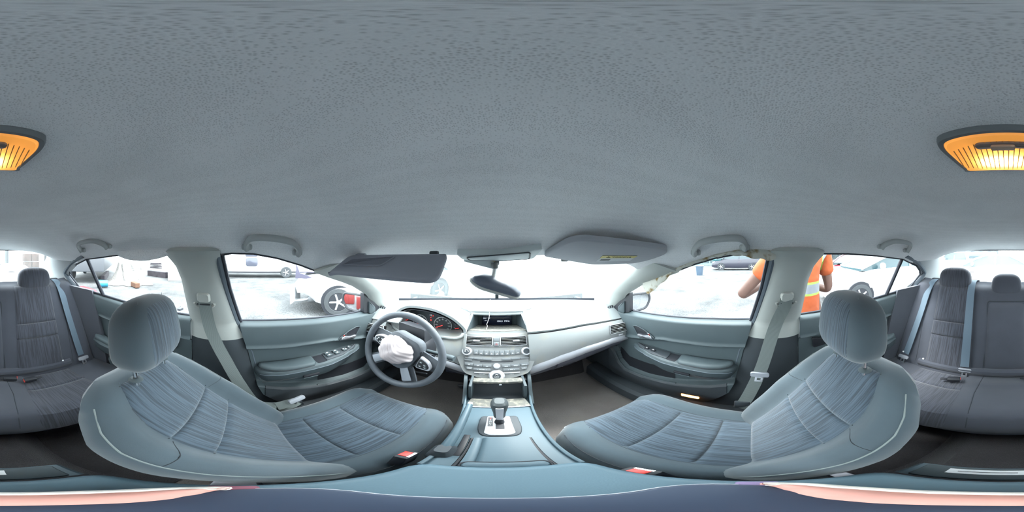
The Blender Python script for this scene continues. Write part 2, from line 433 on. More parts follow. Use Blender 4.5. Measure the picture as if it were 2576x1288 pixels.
# ---------------------------------------------------------------- pillars
APD = [(.30, -.058), (.36, -.08), (.46, -.115), (.535, -.145), (.67, -.22), (.735, -.285), (.80, -.345), (.83, -.375)]
for s in (-1, 1):
    sd = 'left' if s < 0 else 'right'
    def _ap(u, v):
        # v down the pillar, u from the door edge to the windscreen edge
        k = v * (len(APD) - 1); i = min(int(k), len(APD) - 2); f = k - i
        yb = lerp(APD[i][0], APD[i + 1][0], f); zb = lerp(APD[i][1], APD[i + 1][1], f)
        a = V((XS(zb) - .004, yb, zb)); w = .62 * v ** .94
        b = V((lerp(.572, .742, v), lerp(.455, 1.045, v), lerp(-.008, -.366, v)))
        p = a.lerp(b, u); n = V((-.75, -.25, .1)).normalized()
        p += n * (.028 * (1 - abs(2 * u - 1) ** 2.6))
        return V((s * p.x, p.y, p.z))
    tr = struct('trim_2', MB().slab(_ap, 14, 30, .012 * s), TRIML, 'pale grey pillar cover between windscreen and %s front window' % sd)
    cap = MB().prism(rrect(.034, .026, .008), .002, frame((s * .607, .545, -.105), (s * .12, .55, -.30), (s * .3, .2, 1)), .001)
    if s > 0: part('badge_plate', cap, TRIML, tr, 'small blank rounded airbag plate')
    # sail panel ahead of the window carrying the mirror
    sail = MB().prism(rpoly([(.655, -.215), (.80, -.345), (.80, -.375), (.655, -.345)], .01), .03, Matrix(((0, 0, s, s * .695), (1, 0, 0, 0), (0, 1, 0, 0), (0, 0, 0, 1))), 0)
    sp = struct('trim_3', sail, BLK, 'black triangular sail panel at the front of the %s window' % sd)
    tw = MB().prism(rpoly([(.69, -.275), (.745, -.325), (.745, -.36), (.69, -.36)], .012), .012, Matrix(((0, 0, -s, s * .695), (1, 0, 0, 0), (0, 1, 0, 0), (0, 0, 0, 1))), .006)
    part('speaker_cover', tw, TRIMD, sp)
    # B pillar
    FE = [(-.99, .36), (-.90, .25), (-.83, .165), (-.70, .075), (-.47, .03), (-.335, -.005), (-.295, -.022), (-.127, -.068), (-.03, -.092), (.012, -.078)]
    RE = [(-.70, -.205), (-.47, -.198), (-.28, -.206), (-.09, -.216), (-.03, -.232), (.012, -.262)]
    def _bp(u, v, z0, z1, off, tk=.026):
        z = lerp(z0, z1, v); y = lerp(pl(z, FE), pl(z, RE), u)
        b = 1 - abs(2 * u - 1) ** 3
        return V((s * (XS(z) - off - tk * b), y, z))
    up = struct('trim_4', MB().slab(lambda u, v: _bp(u, v, .03, -.385, .0), 20, 26, -.02 * s), TRIML, 'pale grey upper cover of the %s pillar carrying the belt guide' % sd)
    lowr = struct('trim_5', MB().slab(lambda u, v: _bp(u, v, -.375, -.99, -.004), 16, 20, -.02 * s), TRIMD2, 'dark lower cover of the %s pillar behind the front seat' % sd)
    # raised belt height adjuster plate on the pillar
    def bpp(y, z, off): return V((s * (XS(z) - .027 - off), y, z))
    pm = Matrix(((0, 0, -s, s * (XS(-.21) - .026)), (1, 0, 0, -.137), (0, 1, 0, -.21), (0, 0, 0, 1))) @ Matrix(((1, 0, 0, 0), (.12, 1, 0, 0), (0, 0, 1, 0), (0, 0, 0, 1)))
    tilt = T(s * (XS(-.21) - .022), -.137, -.21) @ RY(-s * 22.5) @ T(-s * (XS(-.21) - .022), .137, .21)
    part('adjuster_plate', MB().prism(rpoly([(-.045, .085), (.04, .085), (.058, -.075), (-.045, -.075)], .014), .010, tilt @ pm, .004), TRIML, up)
    # C pillar
    CW = [(.612, -.93, -.045), (.632, -1.07, -.125), (.66, -1.06, -.19), (.70, -.985, -.25)]
    CB = [(.49, -1.13, .046), (.53, -1.31, -.03), (.57, -1.50, -.11), (.615, -1.69, -.20)]
    cw = spl(CW, 8); cb = spl(CB, 8)
    def _cp(u, v):
        k = int(round(v * 24)); p = cw[k].lerp(cb[k], u)
        p.x -= .03 * sin(pi * u) ** .8; return V((s * p.x, p.y, p.z))
    struct('trim_6', MB().slab(_cp, 12, 24, .015 * s), mat('rear_pillar_cloth', (.42, .44, .45), .9, bump=('noise', 700, .2, .0005)), 'grey rear pillar cover beside the %s rear window' % sd)

# ---------------------------------------------------------------- windows
FWIN = [(-.072, .004), (-.03, .012), (.05, .010), (.14, -.006), (.24, -.035), (.36, -.08), (.46, -.115), (.535, -.145), (.67, -.222), (.70, -.26), (.70, -.345), (.575, -.339), (.37, -.322), (.17, -.305), (-.012, -.298), (-.05, -.127)]
RWIN = [(-.235, -.002), (-.205, -.09), (-.198, -.283), (-.5, -.272), (-.775, -.25), (-1.0, -.238), (-1.072, -.14), (-1.05, -.11), (-.985, -.07), (-.81, -.018), (-.58, .003), (-.4, .012), (-.26, .012)]
def window(n, out, s, label):
    """Pane following the lean of the car side, with a black rubber run round it."""
    def P(y, z, off=0.): return V((s * (XS(z, y) + off), y, z))
    cy = sum(p[0] for p in out) / len(out); cz = sum(p[1] for p in out) / len(out)
    dn = []
    for a, b in zip(out, out[1:] + out[:1]):
        for k in range(4): dn.append((lerp(a[0], b[0], k / 4), lerp(a[1], b[1], k / 4)))
    mb = MB(); N = len(dn)
    for off in (.006, .010):
        mb.add([P(cy, cz, off)] + [P(lerp(cy, y, f), lerp(cz, z, f), off) for f in (.33, .66, 1.) for y, z in dn],
               [(0, 1 + i, 1 + (i + 1) % N) for i in range(N)] + [(1 + j * N + i, 1 + (j + 1) * N + i, 1 + (j + 1) * N + (i + 1) % N, 1 + j * N + (i + 1) % N) for j in range(2) for i in range(N)])
    w = struct('window_%d' % n, mb, GLASS, label)
    part('rubber_run', MB().tube([P(y, z, .0) for y, z in dn], .0065, 8, closed=True), RUB, w)
    return w
w1 = window(1, FWIN, -1, 'clear glass of the front driver window')
w2 = window(2, FWIN, 1, 'clear glass of the front passenger window')
w3 = window(3, RWIN, -1, 'clear glass of the rear left window')
w4 = window(4, RWIN, 1, 'clear glass of the rear right window')
for s, w in ((-1, w3), (1, w4)):
    a = (-.80, -.016); b = (-.765, -.25)
    part('divider_bar', MB().tube([(s * (XS(z, y) - .002), y, z) for y, z in [(lerp(a[0], b[0], k / 8), lerp(a[1], b[1], k / 8)) for k in range(9)]], .012, 8), RUB, w)
    part('rear_run', MB().tube(spl([(s * (XS(z, y) - .012), y - .012, z) for y, z in ((-.80, .004), (-.96, -.045), (-1.075, -.11), (-1.095, -.14), (-1.06, -.19), (-1.0, -.255))], 8), .016, 8), RUBG, w)
for s, w in ((-1, w1), (1, w2)):   # wide grey door seals running down the pillar
    E1 = [(-.083, .006), (-.060, -.127), (-.018, -.295), (.012, -.36), (.05, -.47), (.085, -.67), (.17, -.83), (.30, -.90)]
    part('door_seal', MB().tube([(s * (XS(z) - .010), y + .004, z) for y, z in E1], .0125, 8), RUBG, w)
    part('door_seal', MB().tube([(s * (XS(z) - .006), y + .020, z) for y, z in E1[:4]], .0085, 8), RUB, w)

# windscreen
def _ws(u, v):
    a = lerp(-.628, .628, u); k = 2 * u - 1
    top = V((.585 * k, .60 - .14 * k * k, -.004 - .012 * k * k)); b = wbase(a)
    p = top.lerp(b, v); p.y += .035 * sin(pi * v); p.z += .012 * sin(pi * v); return p
ws = struct('window_5', MB().slab(_ws, 28, 12, .005), WSH, 'hazy front windscreen above the dashboard')
part('lower_band', MB().slab(lambda u, v: V(((wbase(lerp(-.60, .60, u)) * .95).x, (wbase(lerp(-.60, .60, u)) * .95).y, lerp(-.321, -.350, v))), 44, 3, .004), RUB, ws, 'black band along the foot of the windscreen')
def _bl(u, v):
    k = 2 * u - 1
    p = V((.50 * k, -1.155 + .03 * k * k, .045)).lerp(V((.625 * k, -1.70, -.205)), v)
    p.y -= .04 * (1 - k * k) * sin(pi * v); return p
bl = struct('window_6', MB().slab(_bl, 20, 10, -.005), GLASS, 'rear windscreen behind the back seat')
part('rubber_run', MB().tube([_bl(0, k / 8) for k in range(9)], .008, 6).tube([_bl(1, k / 8) for k in range(9)], .008, 6).tube([_bl(k / 12, 0) for k in range(13)], .007, 6), RUB, bl)

# bonnet and boot lid outside the glass
BON = MB().slab(lambda u, v: V((lerp(-.76, .76, u) * (1 - .1 * v * v), lerp(1.16, 2.35, v) + .17 * (1 - (2 * u - 1) ** 2), -.42 - .02 * (2 * u - 1) ** 2 - .22 * v * v)), 16, 16, -.03)
bon = struct('trim_7', BON, BODYW, 'white bonnet of the car ahead of the windscreen')
part('wing', MB().box((-.80, 1.75, -.80), (.06, 1.2, .5), b=.02), BODYW, bon); part('wing', MB().box((.80, 1.75, -.80), (.06, 1.2, .5), b=.02), BODYW, bon)
cowl = MB().slab(lambda u, v: wbase(lerp(-.63, .63, u)) + V((0, .02 + .14 * v, -.03 - .03 * v)), 20, 3, -.01)
part('cowl', cowl, BLK, bon)
boot = struct('trim_8', MB().slab(lambda u, v: V((lerp(-.70, .70, u), lerp(-1.72, -2.2, v), -.25 - .03 * (2 * u - 1) ** 2 - .06 * v)), 10, 8, .03), BODYW, 'white boot lid behind the rear windscreen')
part('tail_panel', MB().box((0, -2.2, -.55), (1.4, .04, .5), b=.015), BODYW, boot)
# ================================================================ dashboard
dash = thing('dashboard', 'grey moulded dashboard spanning the front of the cabin', 'dashboard', (0, .9, -.75))
CREST = [(0, .93), (.14, .935), (.17, .955), (.245, 1.01), (.40, 1.03), (.67, .95), (.76, .92)]
def crest(x): return pl(abs(x), CREST)
SEAMY = [(.15, .785), (.43, .745), (.74, .715)]
SEAMZ = [(.15, -.412), (.43, -.392), (.74, -.408)]
TRY = [(.155, .752), (.25, .738), (.43, .718), (.60, .705), (.74, .69)]
TRZ = [(.155, -.618), (.20, -.590), (.30, -.548), (.43, -.517), (.60, -.508), (.74, -.518)]
def top_pt(u, v):
    x = lerp(-.755, .755, u); a = math.asin(clamp(x / 1.275, -1, 1)); b = wbase(a)
    c = V((x, crest(x), -.345 - .01 * sst(.5, .76, abs(x))))
    if abs(x) < .15: c.z += .004
    p = b.lerp(c, v); p.z += .008 * sin(pi * v); return p
part('top_pad', MB().slab(top_pt, 60, 10, -.012), DASHP, dash)
part('top_lip', MB().tube([(x, crest(x) + .004, -.349) for x in [lerp(-.15, .15, k / 16) for k in range(17)]], .009, 8), DASHP, dash)
def slope(s):
    def f(u, v):
        ax = lerp(.148, .745, u)
        c = V((ax, crest(ax), -.348)); d = V((ax, pl(ax, SEAMY), pl(ax, SEAMZ)))
        p = c.lerp(d, v); p.z += .022 * sin(pi * v) * sst(.15, .3, ax); p.y -= .02 * sin(pi * v) * sst(.15, .3, ax)
        return V((s * p.x, p.y, p.z))
    return f
def fascia(s):
    def f(u, v):
        ax = lerp(.15, .745, u)
        c = V((ax, pl(ax, SEAMY) - .002, pl(ax, SEAMZ) - .006)); d = V((ax, pl(ax, TRY), pl(ax, TRZ)))
        p = c.lerp(d, v); p.y -= .016 * sin(pi * v); return V((s * p.x, p.y, p.z))
    return f
part('passenger_upper_panel', MB().slab(slope(1), 40, 14, -.012), DASHP, dash)
part('passenger_fascia', MB().slab(fascia(1), 40, 12, -.012), DASH, dash)
part('seam_shadow_gap', MB().tube([slope(1)(k / 30, 1) + V((0, .006, -.004)) for k in range(31)], .006, 6), BLK, dash)
def trimband(s):
    def f(u, v):
        ax = lerp(.15, .748, u); h = pl(ax, [(.15, .044), (.2, .050), (.3, .044), (.5, .034), (.75, .028)])
        y = pl(ax, TRY) - .004 - .008 * sin(pi * v); z = pl(ax, TRZ) - .002 - h * v
        return V((s * ax, y, z))
    return f
part('silver_trim', MB().slab(trimband(1), 50, 6, -.01), SILV, dash, 'curved silver strip across the passenger fascia')
part('silver_trim', MB().slab(trimband(-1), 50, 6, -.01), SILV, dash, 'curved silver strip across the driver fascia')
def lower(s, y1=.82):
    def f(u, v):
        ax = lerp(.15, .735, u); h = pl(ax, [(.15, .044), (.2, .050), (.3, .044), (.5, .034), (.75, .028)])
        z0 = pl(ax, TRZ) - h; z1 = pl(ax, [(.15, -.76), (.3, -.70), (.5, -.645), (.74, -.60)]) - .02
        y = pl(ax, TRY) + .002 + (.10 * v * v) + .012 * sin(pi * v)
        return V((s * ax, y, lerp(z0, z1, v)))
    return f
GLV = mat('glovebox_plastic', (.10, .105, .135), .5, bump=('noise', 700, .2, .0005))
lw = lower(1)
part('lower_panel', MB().slab(lambda u, v: lw(lerp(0, .22, u), v), 10, 8, -.01), GLV, dash)
gb = part('glovebox_door', MB().slab(lambda u, v: lw(lerp(.228, .90, u), v) + V((0, -.004, 0)), 26, 10, -.012), GLV, dash, 'dark glovebox door under the silver strip')
part('lower_panel', MB().slab(lambda u, v: lw(lerp(.908, 1., u), v), 5, 8, -.01), GLV, dash)
lm = frame(lw(.36, .62) + V((0, -.008, 0)), lw(.42, .62) - lw(.30, .62), (0, .1, 1))
part('latch_handle', MB().prism(rrect(.075, .03, .008), .006, lm, .003), BLK, gb)
part('key_lock', MB().lathe([(.009, 0), (.009, .008), (.006, .009), (0, .009)], frame(lw(.31, .75) + V((0, -.006, 0)), (1, 0, 0), (0, .1, 1))), SILV, gb)
lw2 = lower(-1)
part('knee_panel', MB().slab(lambda u, v: lw2(u, v), 30, 10, -.01), GLV, dash)
part('underside', MB().slab(lambda u, v: V((lerp(-.73, .73, u), lerp(.84, 1.34, v), lerp(-.67, -.70, v))), 6, 4, .01), BLK, dash)
# driver side: cowl over the dials
LIPT = spl([(-.585, .80, -.41), (-.558, .80, -.355), (-.497, .80, -.312), (-.424, .80, -.300), (-.326, .80, -.305), (-.236, .80, -.338), (-.178, .80, -.387), (-.168, .80, -.415)], 6)
LIPB = spl([(-.585, .785, -.41), (-.568, .785, -.45), (-.49, .785, -.472), (-.40, .785, -.458), (-.30, .785, -.447), (-.21, .785, -.444), (-.176, .79, -.430), (-.168, .80, -.415)], 6)
NL = len(LIPT) - 1
def hood(u, v):
    i = u * NL; k = min(int(i), NL - 1); a = LIPT[k].lerp(LIPT[k + 1], i - k)
    xr = lerp(-.66, -.148, u); b = V((xr, crest(xr) + .03, -.349))
    p = a.lerp(b, v); p.z += .012 * sin(pi * v) * sin(pi * u); return p
part('dial_cowl', MB().slab(hood, 42, 12, .014), DASHP, dash)
def cowl_in(u, v):
    i = u * NL; k = min(int(i), NL - 1); a = LIPT[k].lerp(LIPT[k + 1], i - k)
    b = V((lerp(a.x, -.385, .10), .905, lerp(a.z, -.42, .18))); return (a + V((0, .004, -.010))).lerp(b, v)
part('cowl_lining', MB().slab(cowl_in, 42, 5, -.004), BLK, dash)
def sill_in(u, v):
    i = u * NL; k = min(int(i), NL - 1); a = LIPB[k].lerp(LIPB[k + 1], i - k)
    b = V((lerp(a.x, -.385, .10), .905, lerp(a.z, -.42, .10) - .012)); return a.lerp(b, v)
part('cowl_sill', MB().slab(sill_in, 42, 5, -.006), DASH, dash)
part('cowl_rim', MB().tube([p + V((0, -.004, -.002)) for p in LIPB], .009, 8), DASH, dash)
sl = slope(-1)
part('driver_end_panel', MB().slab(lambda u, v: sl(lerp(.60, 1., u), v), 14, 12, .012), DASHP, dash)
def fasD(u, v):
    x = lerp(-.745, -.15, u); ax = -x
    if x < -.585: z0, y0 = pl(ax, SEAMZ), pl(ax, SEAMY)
    elif x > -.168: z0, y0 = -.415, .785
    else:
        k = min(range(len(LIPB)), key=lambda q: abs(LIPB[q].x - x)); z0, y0 = LIPB[k].z - .006, LIPB[k].y
    c = V((x, y0, z0)); d = V((x, pl(ax, TRY), pl(ax, TRZ))); p = c.lerp(d, v); p.y -= .012 * sin(pi * v); return p
part('driver_fascia', MB().slab(fasD, 60, 10, .012), DASH, dash)
# the dials
cl = part('instrument_panel', MB().prism([(p.x + .385, p.z + .42) for p in LIPT[::2]] + [(p.x + .385, p.z + .42 - .012) for p in LIPB[::-1][1:-1:2]], .01, Matrix(((1, 0, 0, -.385), (0, 0, -1, .915), (0, 1, 0, -.42), (0, 0, 0, 1))), 0), mat('dial_face', (.055, .065, .075), .35), dash, 'dark instrument panel with two ringed dials')
DM = lambda x, z, d=0.: Matrix(((1, 0, 0, x), (0, 0, -1, .904 - d), (0, 1, 0, z), (0, 0, 0, 1)))
REDG = mat('lit_red', (.5, .02, .02), .5, emit=(1, .06, .05), estr=.16)
RING = mat('dial_ring', (.62, .65, .66), .35, metal=.3)
for cx, cz, R, nums, a0, a1, hand in ((-.458, -.428, .048, [str(k) for k in range(9)], 225, -45, 226), (-.312, -.43, .054, ['0', '20', '40', '60', '80', '100', '120', '140', '160'], 215, -35, 206)):
    part('dial_ring', MB().tube([DM(cx, cz) @ V((R * cos(a), R * sin(a), .003)) for a in [radians(lerp(a0 + 8, a1 - 8 - (70 if R > .05 else 60), k / 48)) for k in range(49)]], .0024, 6), RING, cl)
    tk = MB(); tx = MB()
    for k, sx_ in enumerate(nums):
        a = radians(lerp(a0, a1, k / 8))
        tk.box((0, 0, 0), (.007, .0014, .001), DM(cx, cz, .002) @ RZ(math.degrees(a)) @ T(R - .006, 0, 0))
        t = text_mb(sx_, .0105, DM(cx, cz, .002) @ T((R - .016) * cos(a), (R - .016) * sin(a), 0)); tx.add(t.v, t.f)
    part('dial_ticks', tk, WHT, cl, kind='stuff'); part('dial_numbers', tx, WHT, cl, kind='stuff')
    part('needle', MB().box((R * .42, 0, .004), (R * .84, .0024, .002), DM(cx, cz, .002) @ RZ(hand)), REDG, cl)
for cx, cz in ((-.545, -.432), (-.215, -.437)):
    part('small_needle', MB().box((.012, 0, .003), (.026, .0018, .001), DM(cx, cz, .002) @ RZ(200)), REDG, cl)
    t = MB()
    for a in (140, 180, 220): t.box((0, 0, 0), (.005, .0016, .001), DM(cx, cz, .002) @ RZ(a) @ T(.028, 0, 0))
    part('dial_ticks', t, WHT, cl, kind='stuff')
part('warning_lights', MB().box((0, 0, .001), (.006, .008, .001), DM(-.386, -.405, .002)).box((0, 0, .001), (.005, .005, .001), DM(-.372, -.374, .002)).box((0, 0, 0), (.016, .006, .001), DM(-.300, -.468, .002)).box((0, 0, 0), (.006, .008, .001), DM(-.315, -.468, .002)), REDG, cl, kind='stuff')
t = text_mb('P', .012, DM(-.386, -.388, .003)); part('gear_letter', t, REDG, cl)
part('odometer', MB().box((0, 0, 0), (.004, .012, .001), DM(-.392, -.372, .002)).box((0, 0, 0), (.004, .012, .001), DM(-.383, -.372, .002)).box((0, 0, 0), (.02, .006, .001), DM(-.38, -.463, .002)), WHT, cl, kind='stuff')

# nook for the display, between the cowl and the passenger panel
nook = MB().slab(lambda u, v: V((lerp(-.16, .155, u) * lerp(1, .78, v), lerp(.845, 1.03, v), lerp(-.420, -.465, v))), 10, 8, -.008)
DUST = mat('dusty_tray', (.12, .12, .11), .85, bump=('noise', 500, .4, .001), dirt=((.24, .23, .19), .5, .7, 60))
nk = part('display_tray', nook, DUST, dash, 'dusty tray under the display hood')
part('display_back', MB().box((0, 1.035, -.405), (.27, .01, .13)), TRIMD, dash)
for s in (-1, 1):
    part('nook_cheek', MB().slab(lambda u, v: V((s * (lerp(.158, .122, u)), lerp(.835, 1.035, u), lerp(lerp(-.418, -.465, u), lerp(-.405, -.342, min(1, u * 1.6)), v))), 10, 6, .006), TRIMD, dash)
    part('nook_edge', MB().tube([(s * .162, .80, -.417), (s * .158, .85, -.398), (s * .148, .905, -.366), (s * .143, .935, -.350)], .0065, 8), SILV, dash)
sc = part('display_screen', MB().box((0, 1.022, -.424), (.186, .012, .066), b=.003), SCREEN, dash, 'small dark blue radio display')
SCM = Matrix(((1, 0, 0, 0), (0, 0, -1, 1.0155), (0, 1, 0, -.424), (0, 0, 0, 1)))
LCD = mat('lit_segments', (.3, .35, .4), .5, emit=(.75, .85, 1.), estr=.09)
t = text_mb('100.5  MHz', .017, SCM @ T(.038, -.006, 0)); part('display_digits', t, LCD, sc)
t = text_mb('FM1   ST', .012, SCM @ T(-.064, .014, 0)); u_ = text_mb('CH 1', .010, SCM @ T(-.066, -.002, 0)); t.add(u_.v, u_.f); part('display_digits', t, LCD, sc)

# ---------------------------------------------------------------- centre stack
stk = thing('centre_stack', 'dusty silver grey centre stack with vents, knobs and radio buttons', 'centre stack', (-.004, .75, -.70))
SM = frame((-.004, .84, -.42), (1, 0, 0), (0, .581, .814))
def sm(x, s, z=0.): return SM @ T(x + .004, -s * .258, z)
out = rpoly([(-.158, 0), (.158, 0), (.188, -.115), (.186, -.16), (.142, -.245), (.07, -.268), (-.07, -.268), (-.142, -.245), (-.186, -.16), (-.188, -.115)], .02)
part('face_panel', MB().prism(out, .0, SM, 0, h0=-.05), STACK, stk)
part('upper_bezel', MB().prism(rpoly([(-.165, -.012), (.165, -.012), (.174, -.092), (-.174, -.092)], .01), .003, SM, .002), STACK, stk)
VBLK = mat('vent_throat', (.006, .006, .008), .8)
def vent(parent, M, w, h, n, tab, tilt=0., name='air_vent'):
    """Black throat with proud slats; M has z towards the cabin."""
    a = part(name, MB().prism(rrect(w, h, .004), .0025, M, .0005, h0=-.03), VBLK, parent)
    for k in range(n):
        y = h * ((k + .5) / n - .5) * .92
        part('slat', MB().box((0, y, .006), (w * .97, .0022, .007), M @ T(0, 0, 0), b=.0012, seg=1), STACK, a)
    part('slat_tab', MB().box((tab, 0, .010), (.034, .0065, .006), M, b=.002), SILV, a)
    part('slat_frame', MB().tube([M @ V((p[0], p[1], .004)) for p in rrect(w + .004, h + .004, .005)], .0022, 6, closed=True), SILV, a)
    return a
vent(stk, sm(-.090, .225, .001), .126, .046, 5, -.012)
vent(stk, sm(.081, .225, .001), .126, .046, 5, .012)
hz = part('hazard_button', MB().box((0, 0, .004), (.027, .026, .008), sm(-.005, .285), b=.003), BTN, stk)
part('hazard_triangle', MB().tube([sm(-.005, .285, .0085) @ V((.007 * cos(a), .007 * sin(a) - .001, 0)) for a in (radians(90), radians(210), radians(330))], .0008, 5, closed=True), REDB, hz)
part('alarm_window', MB().box((0, 0, .003), (.030, .022, .004), sm(-.005, .185), b=.002).box((0, -.006, .0055), (.013, .003, .002), sm(-.005, .185)), BTN, stk)
for x, g in ((-.145, 1), (.137, 0)):
    kb = part('climate_knob', MB().lathe([(.025, -.002), (.025, .004), (.0225, .016), (.019, .0175), (.016, .0165), (0, .0165)], sm(x, .467), 32), SILV, stk, 'round climate knob with silver ring')
    part('knob_face', MB().lathe([(.0155, .0168), (.0145, .0182), (0, .0182)], sm(x, .467), 24), TRIMD2, kb)
    if g:
        part('knob_print', MB().tube([sm(x, .467, .0186) @ V((.0085 * cos(a), .0085 * sin(a), 0)) for a in [radians(lerp(-20, 150, k / 10)) for k in range(11)]], .0014, 5).box((-.006, .0, .0186), (.007, .005, .0006), sm(x, .467)), WHT, kb)
for k in range(9):
    x = lerp(-.113, .108, (k + .5) / 9)
    b = part('climate_button', MB().box((0, 0, .003), (.0232, .0265, .007), sm(x, .468 + .012 * (1 - ((k - 4) / 4) ** 2)), b=.0018), BTN, stk)
    ic = MB(); mm = sm(x, .468 + .012 * (1 - ((k - 4) / 4) ** 2), .0068)
    ic.box((0, -.006, 0), (.008, .0013, .0005), mm); ic.box((0 if k % 2 else .002, -.0035, 0), (.004, .0013, .0005), mm)
    part('button_icon', ic, WHT, b)
rad = part('radio_face', MB().prism(rpoly([(-.152, -.150), (.148, -.150), (.146, -.175), (.142, -.205), (.125, -.228), (-.128, -.228), (-.146, -.205), (-.150, -.175)], .006), .004, SM, .002), mat('radio_plastic', (.17, .18, .185), .4), stk)
for k in range(6):
    x = lerp(-.150, -.026, (k + .5) / 3) if k < 3 else lerp(.020, .146, (k - 2.5) / 3)
    part('preset_button', MB().box((0, 0, .006), (.040, .009, .006), sm(x, .608 + .012 * (1 - (x / .15) ** 2)), b=.0015), BTN, stk)
part('disc_slot', MB().box((0, 0, .0035), (.148, .0036, .006), sm(-.004, .668)), BLK, stk)
part('eject_button', MB().box((0, 0, .006), (.036, .008, .005), sm(-.133, .655), b=.0015), BTN, stk)
for k, w_ in enumerate(('FM', 'AM', 'CD', 'AUX', 'TITLE', 'CLOCK')):
    x = lerp(-.148, -.026, (k + .5) / 3) if k < 3 else lerp(.018, .142, (k - 2.5) / 3)
    s_ = .738 + .03 * (1 - (x / .15) ** 2)
    b = part('source_button', MB().box((0, 0, .006), (.039, .0155, .006), sm(x, s_), b=.002), BTN, stk)
    part('button_print', text_mb(w_, .0075, sm(x, s_ + .008, .0092)), WHT, b)
for x, w, w_ in ((-.124, .026, 'SCAN'), (-.068, .076, '\u2228 - FOLDER - \u2227'), (.060, .072, '\u00ab - SKIP - \u00bb'), (.117, .026, 'A.SEL')):
    s_ = .832 + .022 * (1 - (x / .13) ** 2)
    b = part('seek_button', MB().box((0, 0, .006), (w, .0135, .006), sm(x, s_), b=.002), BTN, stk)
    part('button_print', text_mb(w_, .0065, sm(x, s_, .0092)), WHT, b)
for x, w_ in ((-.065, 'RETURN'), (.061, 'MENU')):
    b = part('menu_bar', MB().box((0, 0, .004), (.072, .0055, .006), sm(x, .920), b=.0015), SILV, stk)
    part('button_print', text_mb(w_, .0065, sm(x, .955, .0005)), WHT, b)
vk = part('volume_knob', MB().lathe([(.0165, 0), (.0165, .006), (.0135, .017), (.012, .018), (0, .018)], sm(-.004, .768), 28), SILV, stk)
bk = part('selector_knob', MB().lathe([(.035, -.004), (.035, .004), (.032, .015), (.029, .019), (.019, .021), (.0175, .0195), (0, .0195)], sm(-.004, .985), 40), SILV, stk, 'large silver selector knob at the foot of the stack')
part('knob_face', MB().lathe([(.017, .020), (.016, .0215), (0, .0215)], sm(-.004, .985), 24), TRIMD2, bk)
part('knob_print', text_mb('AUDIO', .006, sm(-.004, 1.0, .022)).tube([sm(-.004, .965, .022) @ V((.006 * cos(a), .005 * sin(a), 0)) for a in [radians(20 + 14 * k) for k in range(11)]], .001, 5), WHT, bk)
# outer vents
def outer_vents(s):
    nm = 'left' if s < 0 else 'right'
    x = s * .645; ax = .645
    f = fascia(s); o = f((ax - .15) / .595, .36)
    M = frame(o + V((0, -.014, 0)), f((ax - .12) / .595, .36) - f((ax - .18) / .595, .36) if s > 0 else f((ax - .18) / .595, .36) - f((ax - .12) / .595, .36), (0, .25, 1))
    vent(dash, M, .132, .052, 5, -.005 * s)
    g = part('vent_dial', MB().box((0, -.045, .004), (.03, .007, .006), M, b=.002), SILV, dash)
    # small demister grille on the end of the dash top
    f2 = slope(s); o2 = f2((.688 - .148) / .597, .55); ex = f2((.72 - .148) / .597, .5) - f2((.66 - .148) / .597, .55)
    M2 = frame(o2 + V((0, -.004, .006)), ex if s > 0 else -ex, (0, .5, 1))
    d = part('demister_grille', MB().prism(rrect(.062, .045, .008), .003, M2, .001, h0=-.01), BLK, dash)
    for k in range(4): part('slat', MB().box((-.024 + .016 * k, 0, .004), (.004, .040, .003), M2), DASHP, d)
outer_vents(-1); outer_vents(1)
# the left inboard vent beside the wheel
# ================================================================ steering wheel and column
WC = V((-.375, .555, -.44)); WT = 16; WR = .178
WM = Matrix(((1, 0, 0, WC.x), (0, sin(radians(WT)), -cos(radians(WT)), WC.y), (0, cos(radians(WT)), sin(radians(WT)), WC.z), (0, 0, 0, 1)))   # local z faces the driver
WROT = WM @ RZ(-17)
RIM = mat('wheel_rim_rubber', (.085, .098, .115), .55, bump=('noise', 500, .25, .0006), var=.1, vscale=30)
SPK = mat('spoke_silver', (.36, .39, .44), .4, metal=.3)
col = thing('steering_column', 'grey steering column shroud with stalks behind the wheel', 'steering column', WC + V((0, .2, -.14)))
part('shroud', MB().loft([[WM @ V((p[0] * k, p[1] * k + dy, z)) for p in rrect(.15, .13, .03)] for z, k, dy in ((-.05, .85, -.01), (-.07, 1, -.012), (-.16, 1.12, -.015), (-.24, 1.1, -.02))]), BLK, col)
part('open_shroud_top', MB().prism(rpoly([(-.06, .03), (.07, .03), (.06, .11), (-.08, .125)], .01), -.075, WM, 0, h0=-.17), BLK, col, 'torn black upper part of the column shroud')
part('wiper_stalk', MB().tube([WM @ V(p) for p in ((.06, .0, -.10), (.13, .0, -.085), (.185, -.004, -.07))], [.009, .0095, .013], 12).cyl(WM @ V((.185, -.004, -.07)), WM @ V((.207, -.006, -.064)), .014, .0125, 14), TRIMD, col)
part('light_stalk', MB().tube([WM @ V(p) for p in ((-.06, .01, -.10), (-.13, .012, -.085), (-.19, .01, -.07))], [.009, .0095, .013], 12), TRIMD, col)
part('ignition_barrel', MB().cyl((-.31, .70, -.50), (-.285, .655, -.505), .017, .015, 16), BLK, col)
part('tilt_lever', MB().tube([WM @ V(p) for p in ((-.02, -.09, -.11), (.0, -.11, -.09), (.05, -.125, -.08), (.10, -.12, -.08))], .004, 6), CHR, col)
whl = thing('steering_wheel', 'worn dark grey steering wheel turned right, its airbag burst open', 'steering wheel', WC + V((0, 0, -.2)))
part('rim', MB().tube([WROT @ V((WR * cos(a), WR * sin(a), 0)) for a in [2 * pi * k / 64 for k in range(64)]], .0165, 14, closed=True, sq=(1, .92)), RIM, whl)
